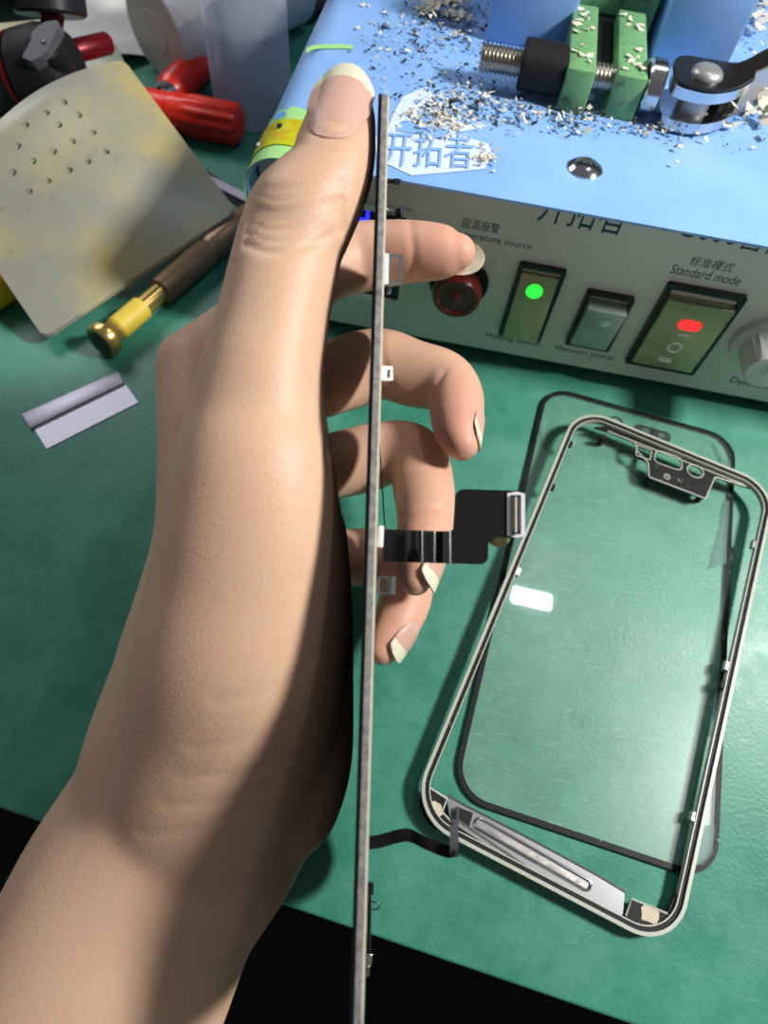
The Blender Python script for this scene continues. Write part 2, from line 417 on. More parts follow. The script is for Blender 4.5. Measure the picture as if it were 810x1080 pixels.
# rocker switches: corner pixels of the rocker face (top-left, top-right, bottom-right, bottom-left)
def rocker(px4, mtl, tilt_top, tilt_bot, hx=.0012):
    c = [fxy(*q) for q in px4]
    xl = (c[0][0]+c[3][0])/2; xr = (c[1][0]+c[2][0])/2; yt = (c[0][1]+c[1][1])/2; yb = (c[2][1]+c[3][1])/2
    bm = NB(); prism(bm, [rrect(xl-hx, yb-hx, xr+hx, yt+hx*2.6, .0008), rrect(xl, yb, xr, yt+hx*1.6, .0005)], .0020, F3)
    s = obj('rocker_switch', bm, M_black, mach)
    bm = NB(); hexa(bm, [F3(xl+.0002, yb+.0002, .0002), F3(xr-.0002, yb+.0002, .0002), F3(xr-.0002, yt, .0002), F3(xl+.0002, yt, .0002),
                         F3(xl+.0002, yb+.0002, tilt_bot), F3(xr-.0002, yb+.0002, tilt_bot), F3(xr-.0002, yt, tilt_top), F3(xl+.0002, yt, tilt_top)], bevel=.0004)
    obj('rocker', bm, mtl, s)
    def on(fx, fy, z=.0):                               # point on the tilted rocker face
        return F3(xl+(xr-xl)*fx, yb+(yt-yb)*fy, tilt_bot+(tilt_top-tilt_bot)*fy+z)
    return s, on, xr-xl, yt-yb
def face_frame(on):
    x = unit(on(1, .5)-on(0, .5)); y = unit(on(.5, 1)-on(.5, 0)); return np.array([x, y, np.cross(x, y)]).T
s1, on1, w1, h1 = rocker([(546, 283), (587, 290), (571, 354), (533, 349)], M_rock, .0018, .0040)
bm = NB(); lathe(bm, on1(.47, .78, -.0002), face_frame(on1)[:, 2], [(0, .0027), (.0004, .0027), (.0008, .002), (.0009, .0005)], 24); obj('indicator', bm, M_green_led, s1, label='lit green indicator dot')
s2, on2, w2, h2 = rocker([(618, 313), (662, 318), (640, 365), (602, 357)], M_rock2, .0062, .0030)
bm = NB(); lathe(bm, on2(.55, .75, -.0003), face_frame(on2)[:, 2], [(0, .002), (.0006, .002), (.001, .0013), (.0011, .0004)], 24); obj('indicator', bm, M_steel, s2, label='unlit clear indicator dot')
s3, on3, w3, h3 = rocker([(697, 307), (766, 318), (738, 389), (671, 378)], M_rock, .0038, .0028, .0016)
fr3 = face_frame(on3)
def on3l(cx, cy):
    o = on3(cx, cy, 0); return lambda x, y, z: o+fr3[:, 0]*x+fr3[:, 1]*y+fr3[:, 2]*(z-.0001)
bm = NB(); prism(bm, [rrect(-.0036, -.0019, .0036, .0019, .0018)], .0006, on3l(.5, .72)); obj('indicator', bm, M_red_led, s3, label='lit red indicator lozenge')
bm = NB()
prism(bm, [rrect(-.0022, -.0004, .0022, .0004, .0002)], .0002, on3l(.5, .56))
prism(bm, [circ(0, 0, .0024), circ(0, 0, .0018)], .0002, on3l(.5, .36))
prism(bm, [rrect(-.0022, -.0004, .0022, .0004, .0002)], .0002, on3l(.48, .13))
prism(bm, [rrect(-.0022, -.0001, .0022, .0002, .0001)], .0002, on3l(.48, .17))
obj('symbol', bm, M_white, s3)
# control knob at the right
kx, ky = fxy(806, 360)
bm = NB(); lathe(bm, F3(kx, ky, 0), -B, [(0, .0105), (.003, .0104), (.0035, .0078), (.013, .0072), (.0138, .0066), (.0140, .0010)], 48, flute=lambda a, h: 1+(.02*math.cos(24*a) if h > .0034 else 0))
kn = obj('knob', bm, M_knob, mach, label='white control knob')
bm = NB(); box(bm, F3(kx, ky+.004, .0141), (.0008, .005, .0004), AXF); obj('pointer', bm, M_black, kn)
# lettering
def text_mesh(s):
    cu = bpy.data.curves.new('t', 'FONT'); cu.body = s; cu.resolution_u = 3
    o = bpy.data.objects.new('t', cu); C.objects.link(o)
    me = bpy.data.meshes.new_from_object(o.evaluated_get(bpy.context.evaluated_depsgraph_get()))
    bpy.data.objects.remove(o); bpy.data.curves.remove(cu)
    co = np.array([v.co[:] for v in me.vertices]).reshape(-1, 3); fs = [tuple(p.vertices) for p in me.polygons]
    bpy.data.meshes.remove(me)
    return co, fs
def lettering(bm, s, ll, lr, ul, lift):
    co, fs = text_mesh(s)
    if not len(co): return
    mn, mx = co.min(0), co.max(0); ll, lr, ul = (np.asarray(q, float) for q in (ll, lr, ul))
    nrm = unit(np.cross(lr-ll, ul-ll))
    vs = [bm.verts.new(V(ll+(lr-ll)*((p[0]-mn[0])/(mx[0]-mn[0]))+(ul-ll)*((p[1]-mn[1])/(mx[1]-mn[1]))+nrm*lift)) for p in co]
    for f in fs:
        try: bm.faces.new([vs[i] for i in f])
        except ValueError: pass
def flabel(s, ul, ur, hgt, mtl=None, name='lettering'):          # upper-left and upper-right pixel, height in metres
    a, b = fxy(*ul), fxy(*ur); bm = NB()
    y = (a[1]+b[1])/2
    lettering(bm, s, F3(a[0], y-hgt, 0), F3(b[0], y-hgt, 0), F3(a[0], y, 0), .00012)
    return obj(name, bm, mtl or M_ink2, mach, smooth=False)
def fbase(s, ll, lr, hgt, mtl=None):
    a, b = fxy(*ll), fxy(*lr); bm = NB(); y = (a[1]+b[1])/2
    lettering(bm, s, F3(a[0], y, 0), F3(b[0], y, 0), F3(a[0], y+hgt, 0), .00012)
    bmesh.ops.bisect_plane(bm, geom=list(bm.verts)+list(bm.edges)+list(bm.faces), plane_co=V(F3(0, .0690, 0)), plane_no=V(Zv), clear_outer=True)   # the hood hides the rest
    return obj('lettering', bm, mtl or M_ink2, mach, smooth=False)
fbase('开拓者', (565, 234), (655, 248), .0125, M_ink)
fbase('G600智能', (711, 251), (832, 271), .0095, M_ink)
fbase('超温报警', (486, 240), (526, 246), .0034)
fbase('Temperature source', (470, 250), (560, 264), .0030)
fbase('标准模式', (725, 280), (771, 287), .0034)
fbase('Standard mode', (705, 289), (779, 300), .0034)
fbase('Heating switch', (511, 357), (568, 366), .0030)
fbase('Vacuum pump', (583, 370), (646, 381), .0030)
fbase('真空气泵', (602, 362), (632, 366), .0024)
fbase('Time mode', (672, 386), (718, 394), .0030)
fbase('检测时间', (782, 395), (815, 400), .0032)
fbase('Detection', (768, 404), (815, 411), .0030)
# printed emblem on the hood
def HP(u, v, lift=.0002): return P(u, v, ZT+lift)
def hood_poly(bm, px, lift=.0002):
    vs = [bm.verts.new(V(HP(u, v, lift))) for u, v in px]
    for a, b, c in tessellate_polygon([[Vector(p.co) for p in vs]]):
        try: bm.faces.new((vs[a], vs[b], vs[c]))
        except ValueError: pass
bm = NB(); hood_poly(bm, [(398, 168), (394, 146), (408, 137), (416, 117), (425, 102), (450, 91), (459, 103), (462, 114), (478, 126), (492, 131), (521, 131), (492, 138), (478, 140), (497, 146), (516, 152), (519, 163), (511, 178), (470, 182), (434, 185)])
em = obj('emblem', bm, M_logo, mach, smooth=False)
bm = NB(); hood_poly(bm, [(423, 128), (433, 127), (474, 138), (472, 145), (418, 138), (419, 132)], .0004)
hood_poly(bm, [(438, 116), (445, 117), (458, 126), (459, 131), (438, 127)], .0004)
hood_poly(bm, [(437, 105), (443, 105), (443, 108), (437, 109)], .0004)
obj('emblem_bar', bm, M_blue, em, smooth=False)
bm = NB(); lettering(bm, '开拓者', HP(402, 176), HP(498, 179), HP(408, 139), .0004); obj('lettering', bm, M_blue, em, smooth=False)
# screw head
q = P(617, 178, ZT)
bm = NB(); lathe(bm, q, Zv, [(0, .0050), (.0004, .0051), (.0012, .0042), (.0018, .0029), (.0022, .0016), (.0022, .0014), (.0016, .0011), (.0016, .0003)], 32); obj('screw', bm, M_chrome, mach, label='shiny domed screw head')
# adhesive tape wrapped over the left front corner
def wrap(y0, y1, xmax, zmin, lift, jag=0.0):
    prof = []
    for i in range(5): prof.append((-lift, zmin+(ZT-R_-zmin)*i/5))
    for i in range(13):
        a = math.radians(180-90*i/12); prof.append((R_+(R_+lift)*math.cos(a), ZT-R_+(R_+lift)*math.sin(a)))
    for i in range(1, 5): prof.append((R_+(xmax-R_)*i/4, ZT+lift))
    bm = NB()
    def sk(y, k): return y+(jag*math.sin(k*1.7)+jag*.6*math.sin(k*3.1) if jag else 0)
    strip(bm, [(MC(x, sk(y1, k), z), MC(x, y0, z)) for k, (x, z) in enumerate(prof)], .00015)
    return bm
obj('adhesive_tape', wrap(-OV-.0006, .0160, .022, .046, .00025, .0008), M_tapeg, mach, label='light green tape over the corner')
obj('adhesive_tape', wrap(-OV+.0055, .0095, .024, .060, .0006), M_tapey, mach, label='yellow tape over the green tape')
bm = NB(); strip(bm, [(HP(q0, v0-4, .0003), HP(q0, v0, .0003)) for q0, v0 in ((323, 55), (330, 52), (340, 51), (352, 51), (362, 51), (372, 52))], .0002); obj('adhesive_tape', bm, M_tapeg, mach, label='thin strip of green tape across the hood')
# small marks lying on the hood belong to its print
bm = NB(); hood_poly(bm, [(289, 122), (300, 117), (302, 120), (291, 126)]); obj('sticker', bm, mat('blue_sticker', g(70, 122, 196), .4), mach, smooth=False)
bm = NB(); hood_poly(bm, [(292, 130), (301, 130), (301, 135), (292, 135)]); obj('sticker', bm, M_dark, mach, smooth=False, label='small black sticker')

# ---- clamp fixture on the hood
def Tp(u, v, z): return P(u, v, z)
AXM = np.array([T, B, Zv]).T
def mxy(p): q = p-o0; return q@T, q@B
def mbox(bm, x0, x1, y0, y1, z0, z1, bev=.0006, mi=0): box(bm, MC((x0+x1)/2, (y0+y1)/2, (z0+z1)/2), (abs(x1-x0), abs(y1-y0), abs(z1-z0)), AXM, bevel=bev, mi=mi)
zt = ZT+.001
a0 = mxy(Tp(511, 43, zt)); a1 = mxy(Tp(598, 40, zt))
bm = NB(); mbox(bm, a0[0], a1[0], a0[1]+.002, a0[1]+.075, ZT, ZT+.030, .001); obj('mould_block', bm, M_blue, mach, label='left blue block behind the clamp')
c0 = mxy(Tp(686, 62, zt)); c1 = mxy(Tp(760, 62, zt))
bm = NB()
yb0 = c0[1]-.001
hexa(bm, [MC(x, y, z) for z in (ZT, ZT+.014) for x, y in ((c0[0], yb0), (c1[0]-.006, yb0-.004), (c1[0]+.001, yb0+.006), (c1[0]+.004, yb0+.08), (c0[0], yb0+.08))[:0]] or
     [MC(c0[0], yb0, ZT), MC(c1[0], yb0-.002, ZT), MC(c1[0], yb0+.08, ZT), MC(c0[0], yb0+.08, ZT), MC(c0[0], yb0, ZT+.032), MC(c1[0], yb0-.002, ZT+.032), MC(c1[0], yb0+.08, ZT+.032), MC(c0[0], yb0+.08, ZT+.032)], bevel=.001)
obj('mould_block', bm, M_blue, mach, label='right blue block behind the clamp')
# jaws: front-bottom pixel line
jz = ZT+.004
def jaw(ubl, ubr, vb, ul, vt, ztop, lenb):
    l = mxy(Tp(ubl, vb, jz)); r = mxy(Tp(ubr, vb+3, jz)); bm = NB(); y = (l[1]+r[1])/2
    mbox(bm, l[0], r[0], y, y+lenb, jz-.004, ztop, .0007); obj('clamp_jaw', bm, M_jaw, mach); return l[0], r[0], y
J1 = jaw(590, 619, 104, 0, 0, ZT+.0125, .040)
J2 = jaw(641, 672, 111, 0, 0, ZT+.0125, .040)
bm = NB(); mbox(bm, J1[0]-.002, J2[1]+.004, J1[2]+.047, J1[2]+.075, ZT, ZT+.018, .0008); obj('clamp_bridge', bm, M_jaw, mach)
bm = NB(); mbox(bm, J1[1]-.001, J2[0]+.001, J1[2]+.016, J1[2]+.060, ZT, ZT+.008, .0005); obj('slide_block', bm, M_dark, mach)
# threaded rod, sleeve, washer, cam lever along the machine's width
ry, rz = J1[2]+.0075, ZT+.0078
xr0 = mxy(Tp(503, 78, rz+.0))[0]; xn0 = mxy(Tp(547, 85, rz))[0]
pr = []
nth = 46; Lr = J2[1]+.006-xr0
for i in range(nth*4):
    pr.append((Lr*i/(nth*4), .0034+(.0005 if i % 4 in (1, 2) else 0)))
bm = NB(); lathe(bm, MC(xr0, ry, rz), T, [(0, .0026)]+pr+[(Lr, .0026)], 24); obj('threaded_rod', bm, M_thread, mach)
bm = NB(); lathe(bm, MC(xn0, ry, rz), T, [(0, .0040), (0, .0064), (.0006, .0069), (J1[0]-xn0-.0008, .0069), (J1[0]-xn0-.0003, .0064)], 28); obj('sleeve_nut', bm, M_dark, mach)
bm = NB(); lathe(bm, MC(J2[1]+.0003, ry, rz), T, [(0, .0068), (.0006, .0074), (.0044, .0074), (.005, .0068)], 36); obj('washer', bm, M_steel, mach)
lx0 = J2[1]+.0085
# cam head: two rounded fork plates, pin through, and the curved handle
def lever_out(z):
    return [(x+lx0, y+ry) for x, y in roundpoly([(-.0015, -.0085), (.009, -.0100), (.0170, -.0055), (.0235, .003), (.0235, .009), (.012, .0085), (.002, .0085), (-.0015, .006)], .004)]
def MZ(z0): return lambda x, y, z: MC(x, y, z0+z)
bm = NB(); prism(bm, [lever_out(0)], .0030, MZ(rz+.0022)); prism(bm, [lever_out(0)], .0030, MZ(rz-.0066))
lev = obj('cam_lever', bm, [M_steel], mach, label='chromed cam lever with black cover')
bm = NB(); prism(bm, [[(lx0+.0115+(x-lx0-.0115)*.96, ry+(y-ry)*.96) for x, y in lever_out(0)]], .0010, MZ(rz+.0052)); obj('cover_plate', bm, M_lever, lev)
bm = NB(); lathe(bm, MC(lx0+.008, ry-.001, rz-.0066), Zv, [(0, .0048), (.0128, .0048), (.0138, .0044), (.0145, .0035), (.0148, .0022), (.0149, .0005)], 36); obj('pivot_pin', bm, M_dome, lev)
hs = spline([(.0150, .002, .0045), (.024, .010, .007), (.034, .022, .009), (.047, .032, .010), (.064, .039, .010), (.088, .041, .009)], 6)
bm = NB(); rr = []
for i, (x, y, hh) in enumerate(hs):
    t = hs[min(i+1, len(hs)-1)][:2]-hs[max(i-1, 0)][:2]; t = t/np.linalg.norm(t); nx, ny = -t[1], t[0]
    rr.append([MC(lx0+x+nx*a, ry+y+ny*a, rz+b) for a, b in ((.0040, -.0045), (.0040, .0056), (-.0016, .0062), (-.0020, .0060), (-.0020, -.0045))])
rings(bm, rr); obj('handle', bm, M_lever, lev)
bm = NB(); rr = []
for i, (x, y, hh) in enumerate(hs[4:]):
    i += 4
    t = hs[min(i+1, len(hs)-1)][:2]-hs[max(i-1, 0)][:2]; t = t/np.linalg.norm(t); nx, ny = -t[1], t[0]
    rr.append([MC(lx0+x+nx*a, ry+y+ny*a, rz+b) for a, b in ((-.0020, -.0074), (-.0020, .0056), (-.0027, .0056), (-.0027, -.0074))])
rings(bm, rr); obj('handle_lining', bm, M_dome, lev)

# ---- debris on the hood: nobody could count it
def flakes(px_spots, n, smin, smax, mtl, name, label, seed):
    rnd = random.Random(seed); bm = NB()
    for k in range(n):
        u, v, su, sv, zz = rnd.choice(px_spots)
        u += rnd.gauss(0, su); v += rnd.gauss(0, sv)
        p = P(u, v, ZT+.0006); x, y = mxy(p)
        if x < .014 or y < -OV+.001 or y > Dm: continue
        if J1[0]-.016 < x < lx0+.03 and J1[2]-.001 < y < J1[2]+.05: 
            if rnd.random() < .8: continue
        s = rnd.uniform(smin, smax)*(1.6 if rnd.random() < .08 else 1); a = rnd.uniform(0, 2*PI); nv = rnd.choice((3, 4, 4, 5))
        el = rnd.uniform(.35, 1); tx, ty = rnd.gauss(0, .35), rnd.gauss(0, .35); h = rnd.uniform(0, zz)
        pts = []
        for i in range(nv):
            b = 2*PI*i/nv+rnd.uniform(-.4, .4); r = s*rnd.uniform(.6, 1.1)
            lx_, ly_ = r*math.cos(b), r*el*math.sin(b); pts.append((lx_*math.cos(a)-ly_*math.sin(a), lx_*math.sin(a)+ly_*math.cos(a)))
        th = .00018
        lo = max(0, -min(q0*tx+q1*ty for q0, q1 in pts))
        bt = [bm.verts.new(V(p+np.array([q0, q1, h+lo+q0*tx+q1*ty-.0005]))) for q0, q1 in pts]
        tp = [bm.verts.new(v_.co+Vector((0, 0, th))) for v_ in bt]
        bm.faces.new(tp); bm.faces.new(bt[::-1])
        for i in range(nv): bm.faces.new((bt[i], bt[(i+1) % nv], tp[(i+1) % nv], tp[i]))
    o = obj(name, bm, mtl, smooth=False); props(o, label, 'debris', kind='stuff'); return o
sp = [(560, 112, 40, 9, .002), (600, 122, 50, 8, .003), (640, 128, 50, 9, .002), (480, 118, 28, 10, .002), (500, 105, 30, 10, .002), (460, 20, 28, 14, .003), (490, 22, 20, 14, .003), (770, 90, 26, 22, .005), (790, 100, 16, 20, .005),
      (740, 130, 30, 12, .002), (700, 128, 20, 8, .002), (770, 20, 20, 16, .004), (560, 60, 18, 8, .001), (430, 35, 30, 18, .001), (480, 70, 40, 22, .001), (780, 110, 20, 14, .005)]
CL = [(785, 92, 16, 12, .005), (795, 112, 12, 12, .006), (780, 120, 14, 10, .004), (800, 20, 10, 12, .004), (765, 25, 16, 14, .004), (740, 120, 10, 8, .003), (660, 62, 6, 6, .004), (470, 12, 16, 8, .003)]
flakes(CL, 420, .0009, .0030, M_chip, 'paint_chips', 'large pale paint chips heaped around the cam lever at the right of the hood', 4)
flakes(sp+[(450, 128, 18, 8, .001), (478, 130, 14, 7, .002), (512, 165, 6, 7, .001), (468, 126, 10, 6, .002)], 1000, .0003, .0012, M_chip, 'paint_flakes', 'pale flakes scraped off screens, scattered around the clamp on the blue hood', 3)
flakes(sp, 1000, .00025, .0011, M_chipd, 'glass_splinters', 'dark splinters and dust scattered around the clamp on the blue hood', 5)
rnd = random.Random(9); bm = NB()
for k in range(30):                                      # bits lying on the jaws
    jx = rnd.choice((J1, J2)); p = MC(rnd.uniform(jx[0]+.001, jx[1]-.001), rnd.uniform(jx[2]+.002, jx[2]+.036), ZT+.0125)
    t_ = bmesh.new(); s_ = rnd.uniform(.0008, .0022)
    for q_ in range(9): t_.verts.new((rnd.uniform(-s_, s_), rnd.uniform(-s_, s_)*.7, rnd.uniform(0, .0009)))
    hu = bmesh.ops.convex_hull(t_, input=list(t_.verts)); bmesh.ops.delete(t_, geom=[q_ for q_ in t_.verts if not q_.link_faces], context='VERTS')
    merge(bm, t_, np.eye(3), p)
o = obj('paint_crumbs', bm, M_chip, smooth=False); props(o, 'white crumbs lying on top of the two green clamp jaws', 'debris', kind='stuff')
# ------------------------------------------------------------------ loose screen glass lying on the mat
gq = [P(*q) for q in ((581, 410.5), (772, 462), (752, 935), (469, 837))]
gc = sum(gq)/4; gx = unit((gq[1]-gq[0])+(gq[2]-gq[3])); gy = unit(np.array([-gx[1], gx[0], 0]))
GWd, GLn = .0698, .1455
def G3(z0): return lambda x, y, z: gc+gx*x+gy*y+Zv*(z0+z)
glass = thing('screen_glass', gc, 'clear cracked phone screen glass with a thin black border lying flat under the frame', 'glass panel')
hw, hl = GWd/2, GLn/2
bm = NB(); prism(bm, [rrect(-hw+.0012, -hl+.0012, hw-.0012, hl-.0012, .0086, 10)], .0008, G3(.0003)); obj('pane', bm, M_glass, glass, angle=30)
bm = NB(); prism(bm, [rrect(-hw-.0002, -hl-.0002, hw+.0002, hl+.0002, .0100, 10), rrect(-hw+.0013, -hl+.0013, hw-.0013, hl-.0013, .0085, 10)], .00115, G3(.0))
obj('border', bm, M_border, glass)
bm = NB(); nx0, ny0 = .006, hl-.0075                                 # printed pill and ring of the front camera
prism(bm, [rrect(nx0-.007, ny0-.0024, nx0+.0065, ny0+.0024, .0023)], .0003, G3(.0))
prism(bm, [circ(-.0075, ny0+.0005, .0026), circ(-.0075, ny0+.0005, .0019)], .0003, G3(.0))
obj('camera_cutout', bm, M_border, glass)
bm = NB(); prism(bm, [circ(nx0-.0025, ny0, .0015), ], .0004, G3(.0)); prism(bm, [circ(nx0+.003, ny0, .0012)], .0004, G3(.0)); obj('sensor_spot', bm, mat('dull_glass_spot', g(70, 92, 84), .3), glass)
M_flake = milky('hazy_flake', g(196, 222, 212), .30)
for poly in ([(hw-.0012, hl-.020), (hw-.0075, hl-.004), (hw-.0045, hl-.006), (hw-.0012, hl-.012)], [(hw-.0012, hl-.052), (hw-.0060, hl-.056), (hw-.0035, hl-.041), (hw-.0022, hl-.028), (hw-.0012, hl-.028)],
             [(-hw+.0012, hl-.020), (-hw+.004, hl-.024), (-hw+.0032, hl-.017), (-hw+.0012, hl-.012)],
             [(hw-.0012, -hl+.014), (hw-.0065, -hl+.011), (hw-.0055, -hl+.007), (hw-.0072, -hl+.0028), (hw-.0036, -hl+.003), (hw-.0012, -hl+.007)],
             [(hw-.0012, -hl+.048), (hw-.0045, -hl+.046), (hw-.0028, -hl+.041), (hw-.0034, -hl+.037), (hw-.0012, -hl+.037)]):
    jag = []
    for i, p in enumerate(poly):
        q = poly[(i+1) % len(poly)]
        for k in range(4): jag.append((p[0]+(q[0]-p[0])*k/4+random.uniform(-.0003, .0003)*(k > 0), p[1]+(q[1]-p[1])*k/4+random.uniform(-.0003, .0003)*(k > 0)))
    bm = NB(); prism(bm, [jag], .00012, G3(.00112))
    obj('glass_flake', bm, M_flake, glass, label='whitish delaminated glass along the edge')

# ------------------------------------------------------------------ display frame lying askew on the glass
fz = (.0085, .0075, .0042, .0048)
fq = [P(u, v, z) for (u, v), z in zip(((616, 433), (830, 515), (698.5, 1006.5), (421.6, 848)), fz)]
fc = sum(fq)/4; fx = unit((fq[1]-fq[0])+(fq[2]-fq[3])); fy0 = (fq[0]+fq[1])-(fq[2]+fq[3]); fy = unit(fy0-fx*(fy0@fx)); fzv = np.cross(fx, fy)
fhw = (np.linalg.norm(fq[1]-fq[0])+np.linalg.norm(fq[2]-fq[3]))/4; fhl = (np.linalg.norm(fq[0]-fq[3])+np.linalg.norm(fq[1]-fq[2]))/4
def R3(z0): return lambda x, y, z: fc+fx*x+fy*y+fzv*(z0+z)
def rxy(u, v):                                            # pixel to frame-plane coordinates
    d = ray(u, v); s = ((fc-CAM)@fzv)/(d@fzv); p = CAM+d*s-fc; return p@fx, p@fy
frame = thing('display_frame', fc-np.array([0, 0, .004]), 'empty black and pale phone display frame lying tilted across the loose glass', 'frame')
ro = .0115
bm = NB(); prism(bm, [rrect(-fhw, -fhl, fhw, fhl, ro, 12), rrect(-fhw+.0009, -fhl+.0009, fhw-.0009, fhl-.0009, ro-.0009, 12)], .0026, R3(-.0026))
obj('rim', bm, M_rim, frame, angle=40, label='pale outer rim')
bm = NB(); prism(bm, [rrect(-fhw+.0009, -fhl+.0009, fhw-.0009, fhl-.0009, ro-.0009, 12), rrect(-fhw+.0021, -fhl+.0021, fhw-.0021, fhl-.0021, ro-.0021, 12)], .0014, R3(-.0020))
obj('inner_ledge', bm, M_fblack, frame, angle=40)
bm = NB(); prism(bm, [rrect(-fhw+.0020, -fhl+.0020, fhw-.0020, fhl-.0020, ro-.0020, 12), rrect(-fhw+.0023, -fhl+.0023, fhw-.0023, fhl-.0023, ro-.0023, 12)], .0018, R3(-.0022))
obj('inner_lip', bm, M_rim, frame, angle=40, label='thin pale inner lip')
# sensor bracket at the top: outline traced step by step
Bo = [rxy(u, v) for u, v in ((628, 447), (642, 451), (672, 463), (674, 472), (686, 485), (687, 500), (747, 523), (757, 500), (800, 513), (800, 508), (745, 484), (650, 445))]
holes = [roundpoly([rxy(*q) for q in ((674, 466), (690, 472), (688, 482), (673, 477))], .0006), roundpoly([rxy(*q) for q in ((694, 471), (722, 480), (722, 494), (692, 484))], .0022), circ(*rxy(736, 494), .0028, .0024)]
def cw(l): return l
bm = NB(); prism(bm, [roundpoly(Bo, .0008, 3)]+holes, .0008, R3(-.0028)); br = obj('sensor_bracket', bm, M_fblack, frame, smooth=False)
bm = NB()
def rimline(loop, w, h, z):
    pts = [R3(z)(x, y, h) for x, y in loop]; tube(bm, pts+[pts[0]], w, 6)
rimline(roundpoly(Bo[1:9], .0006, 3)[:-1], .00028, 0, -.0019)
for h in holes: rimline(h, .00024, 0, -.0019)
obj('bracket_edge', bm, M_rim, br, label='bright edging of the bracket and its holes')
bm = NB(); lathe(bm, R3(-.002)(*rxy(706, 500), 0), fzv, [(0, .0012), (.0003, .0012), (.0003, .0006), (0, .0004)], 16); obj('screw', bm, M_worn, br)
# feet of the bracket carry the frame on the glass
bm = NB()
for u, v in ((690, 500), (745, 518), (640, 456)):
    x, y = rxy(u, v); pz = R3(-.0028)(x, y, 0)[2]
    hgt = max(pz-.0011, .0005)
    lathe(bm, R3(-.0028)(x, y, 0)-np.array([0, 0, hgt]), Zv, [(0, .0010), (hgt, .0010)], 12)
obj('stud', bm, M_fblack, br)
# bottom bar: sheet metal plate with a raised slot
pb = [rxy(u, v) for u, v in ((472, 838), (488, 847), (560, 884), (632, 923), (662, 941), (659, 968), (640, 968), (560, 922), (476, 866))]
bm = NB(); prism(bm, [roundpoly(pb, .0012, 4)], .0007, R3(-.0022)); pt = obj('ground_plate', bm, M_plate, frame, smooth=False, label='silvery sheet metal plate')
bm = NB(); tube(bm, [R3(-.0015)(*q, 0) for q in pb[0:5]], .0003, 6); tube(bm, [R3(-.0012)(*rxy(*q), 0) for q in ((478, 860), (560, 916), (640, 962))], .00022, 6); obj('plate_edge', bm, M_chrome, pt)
bm = NB(); prism(bm, [[rxy(*q) for q in ((482, 850), (500, 857), (496, 872), (478, 862))], [rxy(*q) for q in ((484, 852), (498, 858), (495, 868), (481, 861))]][:1], .0001, R3(-.0015)); obj('black_patch', bm, M_fblack, pt, smooth=False)
sl = [rxy(u, v) for u, v in ((505, 861), (627, 931), (622, 941), (500, 871))]
bm = NB(); ins = roundpoly(sl, .0012, 5); tube(bm, [R3(-.0014)(x, y, 0) for x, y in ins]+[R3(-.0014)(*ins[0], 0)], .00035, 8); obj('slot_rim', bm, M_chrome, pt)
bm = NB(); sm = [rxy(u, v) for u, v in ((507, 866), (622, 932), (620, 937), (504, 870))]; prism(bm, [sm], .0001, R3(-.00148)); obj('slot', bm, M_worn, pt, smooth=False)
# corner gussets
for pts in (((447, 826), (472, 842), (467, 856), (476, 866), (470, 880), (452, 868), (443, 850)), ((668, 948), (706, 964), (716, 940), (712, 968), (696, 980), (676, 980), (652, 972), (662, 966))):
    bm = NB(); prism(bm, [roundpoly([rxy(*q) for q in pts], .0008, 3)], .0010, R3(-.0022)); cg = obj('corner_gusset', bm, M_fblack, frame, smooth=False)
    bm = NB(); k = [rxy(*q) for q in pts]
    tube(bm, [R3(-.0012)(x, y, 0) for x, y in (k[0], k[1], k[2], k[3])] if pts[0][0] < 600 else [R3(-.0012)(x, y, 0) for x, y in (k[7], k[0], k[1])], .0003, 6); obj('gusset_edge', bm, M_rim, cg)
    bm = NB(); c0_ = np.mean(k, axis=0); prism(bm, [[(c0_[0]+r*math.cos(a)*1.3, c0_[1]+r*math.sin(a)) for a, r in [(2*PI*i/9, .0022*random.uniform(.5, 1.1)) for i in range(9)]]], .0002, R3(-.0012)); obj('adhesive_residue', bm, M_glue, cg, smooth=False)
# little clips along the sides
for u, v, s in ((612, 470, 1), (592, 515, 1), (551, 603, 1.4), (803, 575, 1.4), (766, 700, 1.5), (765, 722, 1.2), (727, 858, 1.3)):
    x, y = rxy(u, v); sx = 1 if x > 0 else -1; x = sx*(fhw-.0024)
    bm = NB(); box(bm, R3(-.0016)(x, y, 0), (.0022, .0022*s, .0018), np.array([fx, fy, fzv]).T, bevel=.0004); obj('clip', bm, M_clip if s > 1.2 else M_fblack, frame, smooth=False)

# ------------------------------------------------------------------ the display held edge on
d1, d2 = .115, .0895
p1 = np.array([(405-405)/F*d1, (97-540)/F*d1, d1]); p2 = np.array([(376-405)/F*d2, (1080-540)/F*d2, d2])     # near long edge, camera frame
e_ = unit(p2-p1); n_ = unit(np.cross(p1, p2)); n_ = n_ if n_[0] > 0 else -n_
w_ = unit(np.cross(n_, e_)); w_ = w_ if w_[2] > 0 else -w_
DL, DW = .1467, .0715
def toW(c): return CAM+RW@c
def PD(s, a, off): return toW(p1+e_*s+w_*a+n_*off)           # along the edge from the top, inwards from the near edge, to the right
def at(v, a, u=None):                                         # pixel row (and column) to display coordinates
    k = (v-540)/F; s = (k*(p1[2]+a*w_[2])-(p1[1]+a*w_[1]))/(e_[1]-k*e_[2]); q = p1+e_*s+w_*a
    off = None if u is None else ((u-405)/F*q[2]-q[0])/(n_[0]-(u-405)/F*n_[2]); return s, off
def PU(u, v, a): s, o = at(v, a, u); return PD(s, a, o)
disp = thing('phone_display', PD(DL/2, DW/2, 0), 'phone display assembly seen edge on, gripped upright between thumb and fingers', 'phone display')
def P3(off0): return lambda x, y, z: PD(x, y, off0+z)
TH = .00095; S0, S1 = -.0042, .1500
